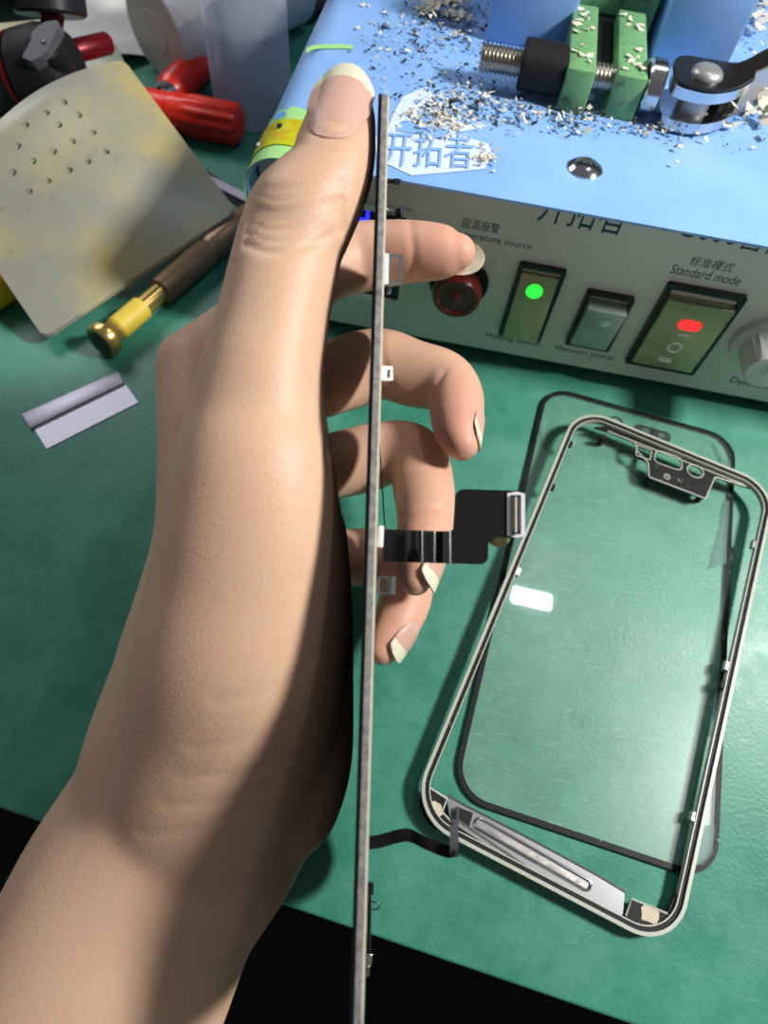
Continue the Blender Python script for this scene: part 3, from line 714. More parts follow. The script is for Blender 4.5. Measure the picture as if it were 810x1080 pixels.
bm = NB(); prism(bm, [rrect(S0, 0, S1, DW, .008, 10)], .0006, P3(-TH)); obj('cover_glass', bm, M_sglass, disp, angle=30, label='black glass front')
bm = NB(); prism(bm, [rrect(S0+.0002, .0002, S1-.0002, DW-.0002, .0078, 10)], .0010, P3(-TH+.0006)); obj('metal_frame', bm, M_edge, disp, angle=30, label='worn grey metal edge')
bm = NB(); prism(bm, [rrect(S0+.0004, .0004, S1-.0004, DW-.0004, .0076, 10), rrect(S0+.0030, .0030, S1-.003, DW-.003, .006, 10)], .0003, P3(TH-.0003)); obj('adhesive_strip', bm, M_gask, disp, angle=30, label='cream strip of old adhesive')
bm = NB(); prism(bm, [rrect(S0+.003, .003, S1-.003, DW-.003, .006, 10)], .0002, P3(TH-.0003)); obj('back_shield', bm, M_flex, disp, angle=30)
# main flex cable
def a_main(u):
    return .0085-.0030*math.exp(-((u-444)/9)**2)-.0012*math.exp(-((u-468)/4)**2)
def tb(u):
    if u < 472: t = 558
    elif u < 480: k = (u-472)/8; t = 558-4*k*k
    elif u < 490: k = (490-u)/10; t = 513+9*(1-math.sqrt(max(0, 1-k*k)))
    else: t = 513
    if u > 549: t = 513+4*((u-549)/5)**2
    if u < 506: b = 592
    elif u < 515: k = (u-506)/9; b = 592-9*(1-math.sqrt(max(0, 1-k*k)))
    elif u < 524: b = 570-7*(1-((524-u)/9)**2)
    else: b = 563
    if u > 549: b = 563-4*((u-549)/5)**2
    return t, b
us = [404, 405]+[405+i*1.5 for i in range(1, 45)]+[472, 474, 476, 478, 480, 480.3, 481, 482, 484, 486, 488, 490]+[490+3*i for i in range(1, 6)]+[506, 508, 510, 512, 513.5, 514.6, 515, 516, 518, 520, 524, 528, 532, 536, 540, 544, 549, 551, 553.5]
bm = NB(); strip(bm, [(PU(u, tb(u)[0], a_main(u)), PU(u, tb(u)[1], a_main(u))) for u in sorted(us)], .00016)
fx1 = obj('flex_cable', bm, M_flex, disp, angle=40, label='wide black flex cable bent out towards the right')
bm = NB(); strip(bm, [(PU(u, 514+2*abs(u-545)/9, a_main(u)-.0003), PU(u, 563-2*abs(u-545)/9, a_main(u)-.0003)) for u in (535, 537, 541, 545, 549, 552, 553.5)], .0003); obj('stiffener', bm, M_tin, fx1)
bm = NB()
def face_box(bm, u0, v0, u1, v1, a, th):
    hexa(bm, [PU(u0, v1, a+th), PU(u1, v1, a+th), PU(u1, v0, a+th), PU(u0, v0, a+th), PU(u0, v1, a), PU(u1, v1, a), PU(u1, v0, a), PU(u0, v0, a)])
face_box(bm, 539.5, 518, 543.5, 560, .0076, .0006); face_box(bm, 545.6, 518, 549.5, 558, .0080, .0004); face_box(bm, 539.5, 517.5, 549.5, 519, .0079, .0003); face_box(bm, 539.5, 557, 549.5, 558.5, .0079, .0003)
cn = obj('connector', bm, M_black, fx1, smooth=False)
bm = NB()
for i in range(17): face_box(bm, 546.4, 521+2*i, 547.8, 522+2*i, .0079, .0004)
for i in range(17): face_box(bm, 541.0, 521+2*i, 542.2, 522+2*i, .0074, .0003)
obj('contact_row', bm, M_gold, fx1, smooth=False)
bm = NB(); strip(bm, [(PU(u, 561, .011), PU(u, 561+12*math.sqrt(max(.01, 1-((u-526)/12)**2)), .013)) for u in range(514, 539, 2)], .0002); obj('gold_flap', bm, M_gold, fx1)
bm = NB(); hexa(bm, [PU(u, v, a) for a in (.0085, .0065) for u, v in ((397, 577), (404, 577), (405, 554), (399, 554))], bevel=.0001); obj('foam_pad', bm, M_white, disp)
# lower flex cable
lp = spline([(386, 882, .020), (400, 880, .020), (420, 874, .020), (432, 873, .020), (445, 879, .019), (462, 886, .018), (472, 889, .017), (477, 888, .0160), (479, 884, .0145)], 5)
bm = NB(); strip(bm, [(PU(u, v, a), PU(u+.5, v+14, a)) for u, v, a in lp], .00016); fx2 = obj('flex_cable', bm, M_flex, disp, label='narrow black flex cable curling out near the lower end')
bm = NB(); strip(bm, [(PU(474.5, v, a), PU(483.5, v-1, a)) for v, a in spline([(902, .0165), (894, .0145), (882, .0135), (868, .0132), (856, .0130)], 4)], .0002); obj('flex_tail', bm, M_grey, fx2)
bm = NB(); face_box(bm, 475, 850, 484, 866, .0118, .0008); ct = obj('connector', bm, M_clip, fx2, smooth=False)
bm = NB(); face_box(bm, 477, 853, 478.6, 863, .0114, .0004); face_box(bm, 480, 852, 481.6, 862, .0114, .0004); obj('contact_row', bm, M_black, fx2, smooth=False)
# clips and brackets standing on the inner side
def uprect(px, hole, a, th, mtl, name, label=None):
    """plate facing the viewer, pixel outline with an optional hole"""
    bm = NB(); lo = [px]+([hole] if hole else [])
    prism(bm, lo, 1.0, lambda x, y, z: PU(x, y, a-th*z)); return obj(name, bm, mtl, disp, smooth=False, label=label)
uprect([(411.2, 266.5), (424.5, 268), (424, 300), (416, 300), (410.6, 300)], [(412.9, 271), (420.5, 272), (419.5, 296), (412, 295)], .0080, .0009, M_clip, 'spring_bracket', 'silver bracket with a slot')
bm = NB(); hexa(bm, [PU(u, v, a) for a in (.012, .0072) for u, v in ((404, 300), (411, 299), (412, 268), (404.5, 266))]); obj('bracket_block', bm, M_white, disp, smooth=False)
bm = NB(); hexa(bm, [PU(u, v, a) for a in (.0135, .0070) for u, v in ((421.3, 300), (424.2, 300), (424.7, 268), (421.8, 268))]); obj('bracket_wall', bm, M_clip, disp, smooth=False)
bm = NB()
for u, v, a, r in ((408.5, 306, .014, .0008),):
    q = PU(u, v, a); t_ = bmesh.new(); bmesh.ops.create_uvsphere(t_, u_segments=16, v_segments=10, radius=r); merge(bm, t_, np.eye(3), q)
obj('rivet', bm, M_worn, disp)
uprect(roundpoly([(400.5, 385.5), (414.5, 385.5), (415, 401), (400, 401)], 2.2), [(408.5, 389.5), (411.5, 389.5), (411.2, 398), (408.2, 398)], .0040, .0008, M_white, 'mounting_tab', 'white tab with a small slot')
uprect([(395.5, 607), (417.5, 607), (417, 627), (395, 626.5)], roundpoly([(401, 609.5), (408.5, 609.5), (408, 624.5), (400.5, 624.5)], 1.5), .0115, .0010, M_worn, 'screw_bracket')
bm = NB(); hexa(bm, [PU(u, v, a) for a in (.0125, .0095) for u, v in ((412.5, 626), (417, 626), (417.5, 607.5), (413, 607))]); obj('bracket_lip', bm, M_clip, disp, smooth=False)
bm = NB(); hexa(bm, [PU(u, v, a) for a in (.022, .012) for u, v in ((414.5, 194), (423, 194.5), (423.5, 188), (415, 187.5))], bevel=.0002); hexa(bm, [PU(u, v, a) for a in (.020, .016) for u, v in ((408, 193), (415, 193), (415, 189), (408, 189))]); obj('sensor', bm, M_black, disp, smooth=False)
bm = NB(); tube(bm, [PU(408, 219, .02), PU(411, 222, .02), PU(414, 224.5, .02), PU(418, 224.5, .02)], [.0003, .0005, .0004, .0004], 8); obj('contact_spring', bm, M_clip, disp)
bm = NB(); lathe(bm, PU(417.5, 224.5, .02), RW@np.array([.97, .02, -.2]), [(0, .0006), (.0001, .0010), (.0012, .0010), (.0013, .0006)], 16); obj('pin', bm, M_lever, disp)
bm = NB(); tube(bm, spline([PU(400, 468, .03), PU(402.5, 500, .027), PU(404.5, 535, .022), PU(406, 556, .016)], 5), .00014, 8); obj('wire', bm, M_lever, disp)
for (u0, v0, u1, v1, a, mtl, nm) in ((387, 930, 394.5, 944, .016, M_black, 'sensor_block'), (387, 944, 391.8, 1004, .014, M_flex, 'speaker_flex'), (385.5, 1006, 392.5, 1018, .012, M_clip, 'speaker_clip'), (385, 1018, 390, 1030, .012, M_worn, 'speaker_tab')):
    bm = NB(); hexa(bm, [PU(u, v, aa) for aa in (a+.004, a) for u, v in ((u0, v1), (u1-.6, v1), (u1, v0), (u0, v0))], bevel=.00015); obj(nm, bm, mtl, disp, smooth=False)
bm = NB(); tube(bm, spline([PU(391, 951, .016), PU(398, 952, .016), PU(399.5, 957, .016), PU(394, 959, .016), PU(390, 957, .016)], 5), .0001, 6); obj('wire_loop', bm, M_lever, disp)
# ------------------------------------------------------------------ left side of the bench
# yellowed silicone sheet, sagging over the things below it
sq = {'tl': (130, 62, .040), 'tr': (249, 222, .012), 'br': (46, 356, .006), 'bl': (-62, 196, .034)}
cr = {k: P(u, v, z) for k, (u, v, z) in sq.items()}
def sheet(a, b):                                            # a along tl->tr, b along tl->bl
    p = cr['tl']*(1-a)*(1-b)+cr['tr']*a*(1-b)+cr['bl']*(1-a)*b+cr['br']*a*b
    z = .010*math.sin(PI*min(1, max(0, 1-a)))*(1-b)*0+.006*math.sin(PI*b)*(1-a)+.003*math.sin(PI*a)*math.sin(PI*b*1.2)+.004*math.exp(-((a-.12)/.14)**2)*math.sin(PI*b)
    return p+np.array([0, 0, z])
hp = [(68, 108), (48, 119), (83, 121), (62, 131), (28, 132), (98, 139), (77, 149), (19, 154), (57, 160), (113, 160), (35, 170), (93, 170), (13, 182), (73, 180), (51, 191), (30, 202)]
NA, NBb = 150, 150
grid = np.array([[sheet(i/NA, j/NBb) for j in range(NBb+1)] for i in range(NA+1)])
def inv_px(u, v):
    d = grid-CAM; c_ = d@RW; uu = c_[..., 0]/c_[..., 2]*F+405; vv = c_[..., 1]/c_[..., 2]*F+540
    k = np.argmin((uu-u)**2+(vv-v)**2); return grid[k//(NBb+1), k % (NBb+1)]
HR = .00115; KI, KJ = 2, 3
def ij_px(u, v):
    d = grid-CAM; c_ = d@RW; uu = c_[..., 0]/c_[..., 2]*F+405; vv_ = c_[..., 1]/c_[..., 2]*F+540
    k = np.argmin((uu-u)**2+(vv_-v)**2); return k//(NBb+1), k % (NBb+1)
hc = [ij_px(*q) for q in hp]
skip = np.zeros((NA, NBb), bool)
for i, j in hc: skip[max(0, i-KI):i+KI, max(0, j-KJ):j+KJ] = True
bm = NB(); vv = {}
RC = .055                                                   # rounded corners, in sheet fractions
def inside(a, b):
    for ca_, cb_ in ((0, 0), (1, 0), (0, 1), (1, 1)):
        x, y = abs(a-ca_), abs(b-cb_)
        if x < RC and y < RC and (RC-x)**2+(RC-y)**2 > RC*RC*1.02: return False
    return True
for i in range(NA):
    for j in range(NBb):
        if not inside((i+.5)/NA, (j+.5)/NBb): continue
        ks = ((i, j), (i+1, j), (i+1, j+1), (i, j+1))
        if skip[i, j]: continue
        for k in ks:
            if k not in vv: vv[k] = bm.verts.new(V(grid[k]))
        bm.faces.new([vv[k] for k in ks])
for i, j in hc:                                             # each punched hole: a round ring inside its block of the grid
    per = [(i-KI+k, j-KJ) for k in range(2*KI)]+[(i+KI, j-KJ+k) for k in range(2*KJ)]+[(i+KI-k, j+KJ) for k in range(2*KI)]+[(i-KI, j+KJ-k) for k in range(2*KJ)]
    if not all(k in vv for k in per): continue
    c_ = grid[i, j]; inner = []
    for k in per:
        dv = grid[k]-c_; inner.append(bm.verts.new(V(c_+dv/np.linalg.norm(dv)*HR)))
    for k in range(len(per)):
        k2 = (k+1) % len(per); bm.faces.new((vv[per[k]], vv[per[k2]], inner[k2], inner[k]))
top_f = list(bm.faces); dn_ = {q: bm.verts.new(q.co-Vector((0, 0, .0018))) for q in list(bm.verts)}
rim_e = [(e.verts[0], e.verts[1]) for e in bm.edges if len(e.link_faces) == 1]
for f in top_f: bm.faces.new([dn_[q] for q in reversed(f.verts)])
for q, r in rim_e:
    if q in dn_ and r in dn_: bm.faces.new((q, r, dn_[r], dn_[q]))
o = obj('silicone_mat', bm, M_sil, angle=60); props(o, 'yellowed stained silicone sheet with small punched holes, propped up at left', 'sheet')

# screwdriver with yellow sleeve, lying partly under the silicone sheet
a_, b_ = P(106, 362, .0062), P(258, 232, .0050); ax = unit(b_-a_); Ls = np.linalg.norm(b_-a_)
sd = thing('screwdriver', (a_+b_)/2*np.array([1, 1, 0]), 'brown metal screwdriver with yellow sleeve and brass end cap, half under the silicone sheet', 'screwdriver')
bm = NB(); lathe(bm, a_, ax, [(-.0002, .0046), (0, .0058), (.0012, .0064), (.0036, .0062), (.0058, .0042), (.009, .0034)], 32); cp = obj('end_cap', bm, M_brass, sd)
bm = NB(); lathe(bm, a_-ax*.0004, ax, [(-.0012, .0018), (-.0008, .0036), (.0002, .0048), (.0012, .0049)], 28); obj('cap_inset', bm, M_black, cp)
bm = NB(); lathe(bm, a_, ax, [(.0075, .0036), (.0085, .0044), (.021, .0044), (.0215, .0040)], 32); obj('sleeve', bm, M_yel, sd)
bm = NB(); lathe(bm, a_, ax, [(.021, .0036), (.031, .0036), (.0312, .0034)], 32); obj('ferrule', bm, M_brass, sd)
bm = NB(); lathe(bm, a_, ax, [(.0308, .0036), (.0315, .0050), (.058, .0052), (.0590, .0046), (.0600, .0046), (.0610, .0052), (.085, .0050), (.09, .004)], 48, flute=lambda a, h: 1+.012*math.cos(40*a)); obj('handle', bm, M_brown, sd)
bm = NB(); lathe(bm, a_, ax, [(.089, .002), (Ls*1.05, .0018), (Ls*1.05+.004, .0008)], 16); obj('shaft', bm, M_steel, sd)

# razor blade
bq = [P(u, v, .0004) for u, v in ((23, 438), (125, 392), (147, 424), (46, 475))]
bl = thing('razor_blade', sum(bq)/4, 'single edge razor blade with folded spine lying on the mat left of the hand', 'blade')
def bil(a, b, z=0): return bq[0]*(1-a)*(1-b)+bq[1]*a*(1-b)+bq[2]*a*b+bq[3]*(1-a)*b+np.array([0, 0, z])
bm = NB(); hexa(bm, [bil(a, b, z-.0004) for z in (0, .0003) for a, b in ((.03, .99), (.99, .99), (.985, .2), (.03, .2))]); obj('edge', bm, M_blade, bl, smooth=False)
bm = NB(); hexa(bm, [bil(a, b, z-.0004) for z in (0, .0013) for a, b in ((.0, .42), (.985, .38), (1.0, .02), (.0, .0))], bevel=.0005); obj('spine', bm, M_blade, bl)

# frosted bottle
bc = P(268, 118, 0); BR_ = .0178
bt = thing('plastic_bottle', bc, 'frosted white plastic bottle half full of clear liquid standing beside the blue machine', 'bottle')
bm = NB(); lathe(bm, bc, Zv, [(0, BR_*.90), (.001, BR_*.97), (.003, BR_), (.092, BR_), (.099, BR_*.96), (.105, BR_*.8), (.109, BR_*.55), (.118, BR_*.5)], 48); obj('body', bm, M_bottle, bt)
bm = NB(); lathe(bm, bc, Zv, [(.0012, BR_*.92), (.003, BR_*.955), (.040, BR_*.955), (.0402, BR_*.95)], 48); obj('liquid', bm, M_liquid, bt)
bm = NB(); lathe(bm, bc, Zv, [(.112, BR_*.62), (.113, BR_*.64), (.128, BR_*.62), (.134, BR_*.3), (.150, BR_*.18), (.151, BR_*.1)], 32, flute=lambda a, h: 1+.03*math.cos(20*a)*(h < .129)); obj('cap', bm, M_white, bt)

# two red pens
a_, b_ = P(254, 132, .0085), P(150, 112, .0080); ax = unit(b_-a_); L_ = np.linalg.norm(b_-a_)
pn = thing('marker_pen', (a_+b_)/2*np.array([1, 1, 0]), 'red marker pen with ribbed cap pointing at the bottle, lower of the two pens', 'pen', 'red marker pens')
bm = NB(); lathe(bm, a_, ax, [(-.0008, .0035), (0, .0062), (.0012, .0076), (.003, .0082), (.022, .0084), (.026, .0080), (.032, .0080)], 60, flute=lambda a, h: 1+.05*math.cos(12*a)*(0 < h < .024)); obj('cap', bm, M_red, pn)
bm = NB(); lathe(bm, a_, ax, [(.031, .0074), (.035, .0076), (.075, .0074), (.078, .006)], 40); obj('barrel', bm, M_red, pn)
a_, b_ = P(172, 105, .0078), P(254, 22, .0078); ax = unit(b_-a_)
pn = thing('marker_pen', (a_+b_)/2*np.array([1, 1, 0]), 'red marker pen with a silvery tip lying behind the frosted bottle', 'pen', 'red marker pens')
bm = NB(); lathe(bm, a_, ax, [(-.002, .0035), (0, .0055), (.004, .0060), (.0056, .0058)], 32); obj('tip', bm, M_chrome, pn)
bm = NB(); lathe(bm, a_, ax, [(.005, .0058), (.008, .0074), (.065, .0076), (.068, .007)], 40); obj('barrel', bm, M_red, pn)
bm = NB(); lathe(bm, a_, ax, [(.067, .0074), (.068, .0078), (.098, .0076), (.1, .006)], 40, flute=lambda a, h: 1+.03*math.cos(12*a)); obj('cap', bm, M_red, pn)

# white paper roll, sheet behind it and printed card
a_, b_ = P(163, 34, .020), P(236, 4, .020); ax = unit(b_-a_); Lr_ = .085
pr_ = thing('paper_roll', (a_+ax*Lr_/2)*np.array([1, 1, 0]), 'white paper roll lying on its side left of the frosted bottle', 'paper roll')
bm = NB(); lathe(bm, a_, ax, [(.0012, .0085), (.0002, .0088), (0, .0195), (.0006, .020), (Lr_-.0006, .020), (Lr_, .0195)], 48); obj('roll', bm, M_paper, pr_)
bm = NB(); lathe(bm, a_, ax, [(.0, .0086), (.0005, .0090), (Lr_, .0088)], 32); obj('core', bm, M_paper, pr_)
def sheet_px(name, px, z, mtl, label, cat, th=.0004, curl=0.0):
    q = [P(u, v, zz) for (u, v), zz in zip(px, z)]; n_u = 12; bm = NB(); cols = []
    for i in range(n_u+1):
        t = i/n_u; lift = np.array([0, 0, curl*math.sin(PI*t)])
        cols.append((q[0]*(1-t)+q[1]*t+lift, q[3]*(1-t)+q[2]*t+lift))
    strip(bm, cols, th); o = obj(name, bm, mtl); return props(o, label, cat)
sheet_px('paper_sheet', ((40, 15), (128, -12), (170, 62), (62, 84)), (.004, .004, .0004, .0004), M_paper, 'crumpled white paper sheet between the ball head and the paper roll', 'paper', curl=.006)
sheet_px('printed_card', ((60, 72), (122, 48), (142, 86), (72, 112)), (.009, .0085, .008, .008), mat('grey_green_card', g(164, 172, 156), .6), 'small grey green card under the dark red handle', 'card', curl=.002)
sheet_px('cream_card', ((-40, -12), (95, -40), (90, 50), (-50, 72)), (.012, .012, .0005, .0005), M_cream, 'cream card sheet behind the ball head in the far left corner', 'card')
sheet_px('plastic_strip', ((214, 182), (262, 206), (259, 213), (211, 189)), (.001, .001, .001, .001), mat('lilac_strip', g(200, 188, 204), .4), 'pale lilac strip lying by the left foot of the machine', 'strip', .0008)
sheet_px('black_strip', ((205, 170), (265, 214), (262, 226), (205, 186)), (.0002,)*4, M_dark, 'black rubber strip beneath the pale lilac strip', 'strip', .0004)
bm = NB(); a_ = P(-6, 304, .006); lathe(bm, P(-22, 318, .0065), unit(P(8, 300, .0065)-P(-22, 318, .0065)), [(0, .004), (.001, .0056), (.012, .0058), (.0135, .004)], 28); o = obj('yellow_cap', bm, mat('yellow_plastic', g(226, 190, 20), .4)); props(o, 'bright yellow plastic cap at the left edge beneath the silicone sheet', 'cap')
bm = NB(); lathe(bm, P(306, 8, .008), unit(P(345, -22, .008)-P(306, 8, .008)), [(0, .004), (.002, .007), (.05, .0075), (.055, .005)], 32); o = obj('tool_handle', bm, M_red); props(o, 'red tool handle behind the machine, right of the bottle', 'handle')
bm = NB(); lathe(bm, P(318, 14, .005), unit(P(345, 2, .005)-P(318, 14, .005)), [(0, .002), (.002, .005), (.05, .005), (.052, .003)], 24); o = obj('pen_cap', bm, M_black); props(o, 'black cylinder lying below the red tool handle', 'cap')

# tripod ball head lying on its side
bh = thing('tripod_ball_head', P(30, 112, 0), 'black and red tripod ball head with grey wing knob in the far left corner', 'tripod head')
cA, cB = D(-40, 92, .268), D(78, 70, .262); ax = unit(cB-cA); L_ = np.linalg.norm(cB-cA); r_ = .0146
bm = NB(); lathe(bm, cA, ax, [(0, r_*.85), (.001, r_*.92), (L_*.52, r_*.96), (L_*.53, r_*.88)], 48); obj('collar', bm, M_black, bh)
bm = NB(); lathe(bm, cA, ax, [(L_*.52, r_*.9), (L_*.525, r_*1.02), (L_*.56, r_*1.05), (L_*.565, r_*.94)], 48); obj('ring', bm, M_redd, bh, label='dark red anodised ring')
bm = NB(); lathe(bm, cA, ax, [(L_*.56, r_*.94), (L_*.60, r_*1.06), (L_*.80, r_*1.10), (L_*.93, r_*1.0), (L_*1.0, r_*.80), (L_*1.02, r_*.55)], 56); obj('housing', bm, M_dark, bh)
kc = D(52, 54, .2495); kx_ = unit(cdir(.72, -.69, 0)); kn_ = unit(cdir(-.1, -.25, -1)); ky_ = np.cross(kn_, kx_); k_ = .80
bm = NB(); prism(bm, [roundpoly([(67.4, 32), (68.2, 38.5), (64, 45), (61, 53), (57, 62.6), (51, 69), (40, 74.6), (30, 70.6), (32, 65.8), (36, 59.4), (39.3, 53), (40, 45), (46.5, 37.7), (56, 33)], 2.0, 4)], .004, lambda x, y, z: D(x, y, .2495)+kn_*z); kb = obj('wing_knob', bm, M_grey, bh, angle=50, label='grey wing knob')
bm = NB(); lathe(bm, kc+kn_*.0038, kn_, [(0, .0010), (.0005, .0010), (.0006, .0005)], 16); obj('screw', bm, M_black, kb)
bm = NB(); lathe(bm, kc-kn_*.014, kn_, [(0, .005), (.0145, .005)], 24); obj('knob_stem', bm, M_black, kb)
nA, nB = D(50, 52, .270), D(58, 8, .262)
bm = NB(); lathe(bm, nA, unit(nB-nA), [(0, .0085), (.004, .0060), (.0075, .0042), (.016, .0038), (.018, .005)], 32); obj('neck', bm, M_redd, bh)
bm = NB(); lathe(bm, D(54, 17, .262), unit(cdir(.03, -.86, -.50)), [(0, .0125), (.001, .0136), (.007, .0138), (.0074, .0144), (.010, .0144), (.0108, .0136)], 56); obj('platform', bm, M_black, bh)
q0, q1 = D(-40, 2, .262), D(40, -6, .258); py_ = unit(cdir(0, -.3, 1)); px_ = unit(q1-q0); py_ = unit(py_-px_*(py_@px_))
bm = NB(); box(bm, (q0+q1)/2, (.040, .022, .009), np.array([px_, py_, np.cross(px_, py_)]).T, bevel=.0016); obj('plate', bm, M_dark, bh)
rA, rB = D(70, 56, .272), D(116, 45, .283)
bm = NB(); lathe(bm, rA, unit(rB-rA), [(0, .0036), (.001, .0042), (.0195, .0042), (.0205, .0036), (.0207, .001)], 36, flute=lambda a, h: 1+.02*math.cos(18*a)); obj('lock_handle', bm, M_redd, bh, label='dark red locking handle')
lA = D(26, 104, .268)
bm = NB(); lathe(bm, np.array([lA[0], lA[1], 0]), unit(np.array([0.0, .0, 1.])), [(0, .010), (.002, .0105), (max(.006, lA[2]-.004), .0095), (max(.007, lA[2]), .008)], 40); obj('base', bm, M_redd, bh)
print('ballhead z', cA[2], cB[2], lA[2], nB[2])
# ------------------------------------------------------------------ the hand: one continuous skin
def loft(bm, rows, n=28, round0=True, round1=True, sub=5, sq=2.0):
    """rows of (u, v, depth, half width px, half thickness m); oval sections across a smooth path"""
    r = spline(rows, sub); cs = [D(*q[:3]) for q in r]; out = []; N = len(r)
    fr_ = []
    for i, q in enumerate(r):
        t = unit(cs[min(i+1, N-1)]-cs[max(i-1, 0)]); view = unit(CAM-cs[i])
        nn = view-t*(view@t); nn = unit(nn) if np.linalg.norm(nn) > 1e-4 else unit(np.cross(t, (1, 0, 0))); s = np.cross(t, nn)
        fr_.append((t, nn, s, q[3]*q[2]/F, q[4]))
    def ring_(c, fr, k):
        t, nn, s, a, b = fr; pts = []
        for i in range(n):
            th = 2*PI*i/n; cx, sx = math.cos(th), math.sin(th)
            pts.append(c+k*(s*a*math.copysign(abs(cx)**(2/sq), cx)+nn*b*math.copysign(abs(sx)**(2/sq), sx)))
        return pts
    if round0:
        for k in range(5, 0, -1):
            a = k/5*PI/2*.96; rad = min(fr_[0][3], fr_[0][4]); out.append(ring_(cs[0]-fr_[0][0]*rad*math.sin(a), fr_[0], math.cos(a)))
    for c, fr in zip(cs, fr_): out.append(ring_(c, fr, 1))
    if round1:
        for k in range(1, 6):
            a = k/5*PI/2*.96; rad = min(fr_[-1][3], fr_[-1][4]); out.append(ring_(cs[-1]+fr_[-1][0]*rad*math.sin(a), fr_[-1], math.cos(a)))
    t_ = bmesh.new(); rings(t_, out); bmesh.ops.recalc_face_normals(t_, faces=t_.faces); merge(bm, t_, np.eye(3), (0, 0, 0))
    return cs, fr_
H = NB()
# thumb, thenar
thumb = [(366, 99, .1228, 25, .0040), (362.5, 112, .1221, 32, .0053), (360, 130, .1205, 37, .0064), (354, 160, .1185, 43, .0072), (348, 185, .1172, 45, .0078), (334, 207, .1165, 52, .0084), (318, 230, .1162, 57, .0089),
         (307, 255, .1165, 56, .0090), (301, 280, .1165, 57, .0092), (292, 320, .1160, 58, .0098), (284, 360, .1155, 61, .0104), (276, 400, .1150, 66, .0112), (271, 450, .1150, 76, .0122), (269, 500, .1142, 86, .0136), (267, 560, .1155, 98, .0150),
         (264, 620, .1178, 106, .0165), (255, 690, .1195, 112, .0172), (240, 760, .1240, 116, .0170), (222, 830, .1272, 113, .0158), (204, 890, .1305, 100, .0145), (186, 945, .1350, 76, .0110)]
tcs, tfr = loft(H, thumb, sub=4)
# forearm and wrist
loft(H, [(255, 650, .1260, 104, .0180), (238, 720, .1285, 116, .0180), (222, 790, .1305, 126, .0175), (203, 859, .1350, 129, .0208), (150, 942, .1340, 130, .0214), (100, 1052, .1310, 138, .0230), (30, 1170, .1285, 149, .0245), (-60, 1310, .1260, 164, .026), (-180, 1470, .125, 184, .029)], sub=4)
# heel of the palm beside the display
loft(H, [(322, 560, .1400, 44, .0160), (325, 640, .1400, 47, .0170), (325, 720, .1375, 48, .0175), (322, 800, .1365, 50, .0165), (306, 845, .1360, 54, .0150)], sub=4)
# back of the hand
loft(H, [(206, 388, .1600, 41, .0095), (211, 440, .1580, 44, .0115), (213, 500, .1550, 46, .0130), (213, 570, .1500, 50, .0150), (207, 640, .1440, 63, .0165), (200, 700, .1400, 76, .0170), (205, 770, .1350, 95, .0170)], sub=4)
loft(H, [(228, 440, .1720, 42, .0110), (232, 520, .1660, 46, .0130), (232, 620, .1540, 60, .0150), (228, 700, .1440, 80, .0160)], sub=4)
loft(H, [(245, 510, .1770, 40, .0105), (245, 600, .1680, 50, .0130), (240, 700, .1500, 80, .0160)], sub=4)
loft(H, [(258, 580, .1770, 38, .0100), (258, 660, .1660, 48, .0120), (258, 750, .1480, 78, .0150)], sub=4)
loft(H, [(262, 430, .1350, 52, .0170), (262, 500, .1380, 66, .0200), (268, 580, .1420, 84, .0220), (275, 680, .1430, 88, .0200)], sub=4)       # web and palm
# fingers
idx = [(206, 388, .1600, 40, .0092), (262, 342, .1700, 34, .0088), (310, 306, .1780, 33, .0086), (345, 283, .1830, 35, .0086), (372, 273, .1868, 36, .0086), (400, 269, .1862, 34.5, .0082), (432, 265.5, .1825, 31.5, .0077), (460, 266, .1800, 29, .0072), (477, 266, .1785, 25, .0062), (483, 265.5, .178, 19, .005)]
mid = [(228, 440, .1720, 38, .0094), (290, 420, .1830, 36, .0090), (345, 401, .1900, 38, .0090), (380, 389, .1930, 39, .0090), (405, 384, .1925, 36.5, .0088), (435, 394, .1895, 35, .0083), (466, 402, .1860, 33, .0079), (480, 418, .1815, 30, .0075), (482, 440, .1770, 28.5, .0070), (484, 458, .1735, 25, .0063), (487, 467, .1720, 19.5, .0052)]
rng = [(245, 510, .1770, 36, .0090), (300, 502, .1840, 34, .0088), (350, 492, .1885, 35, .0088), (385, 484, .1900, 36, .0088), (416, 476, .1895, 33, .0086), (438, 481, .1865, 32, .0083), (446, 510, .1810, 33, .0080), (449, 545, .1745, 31, .0075), (445, 578, .1690, 28.5, .0070), (441, 600, .1660, 23.5, .0062), (438, 611, .1650, 18, .0052)]
pnk = [(258, 580, .1770, 34, .0084), (320, 590, .1815, 32, .0080), (372, 588, .1840, 31, .0080), (405, 588, .1845, 31, .0078), (425, 602, .1830, 30, .0076), (428, 628, .1800, 28.5, .0070), (419, 655, .1760, 26, .0066), (408, 676, .1735, 22, .0058), (404, 685, .1725, 17, .0048)]
for q in (idx, mid, rng, pnk): loft(H, q, sub=5)
me = bpy.data.meshes.new('hand_raw'); H.to_mesh(me); H.free()
tmp = bpy.data.objects.new('hand_raw', me); C.objects.link(tmp)
md = tmp.modifiers.new('r', 'REMESH'); md.mode = 'VOXEL'; md.voxel_size = .0008; md.use_smooth_shade = True
sm = tmp.modifiers.new('s', 'SMOOTH'); sm.factor = .5; sm.iterations = 14
hm = bpy.data.meshes.new_from_object(tmp.evaluated_get(bpy.context.evaluated_depsgraph_get()))
bpy.data.objects.remove(tmp)
hm.name = 'person'
nv = len(hm.vertices); co = np.empty(nv*3); hm.vertices.foreach_get('co', co); co = co.reshape(-1, 3)
ev = np.empty(len(hm.edges)*2, np.int32); hm.edges.foreach_get('vertices', ev); ev = ev.reshape(-1, 2)
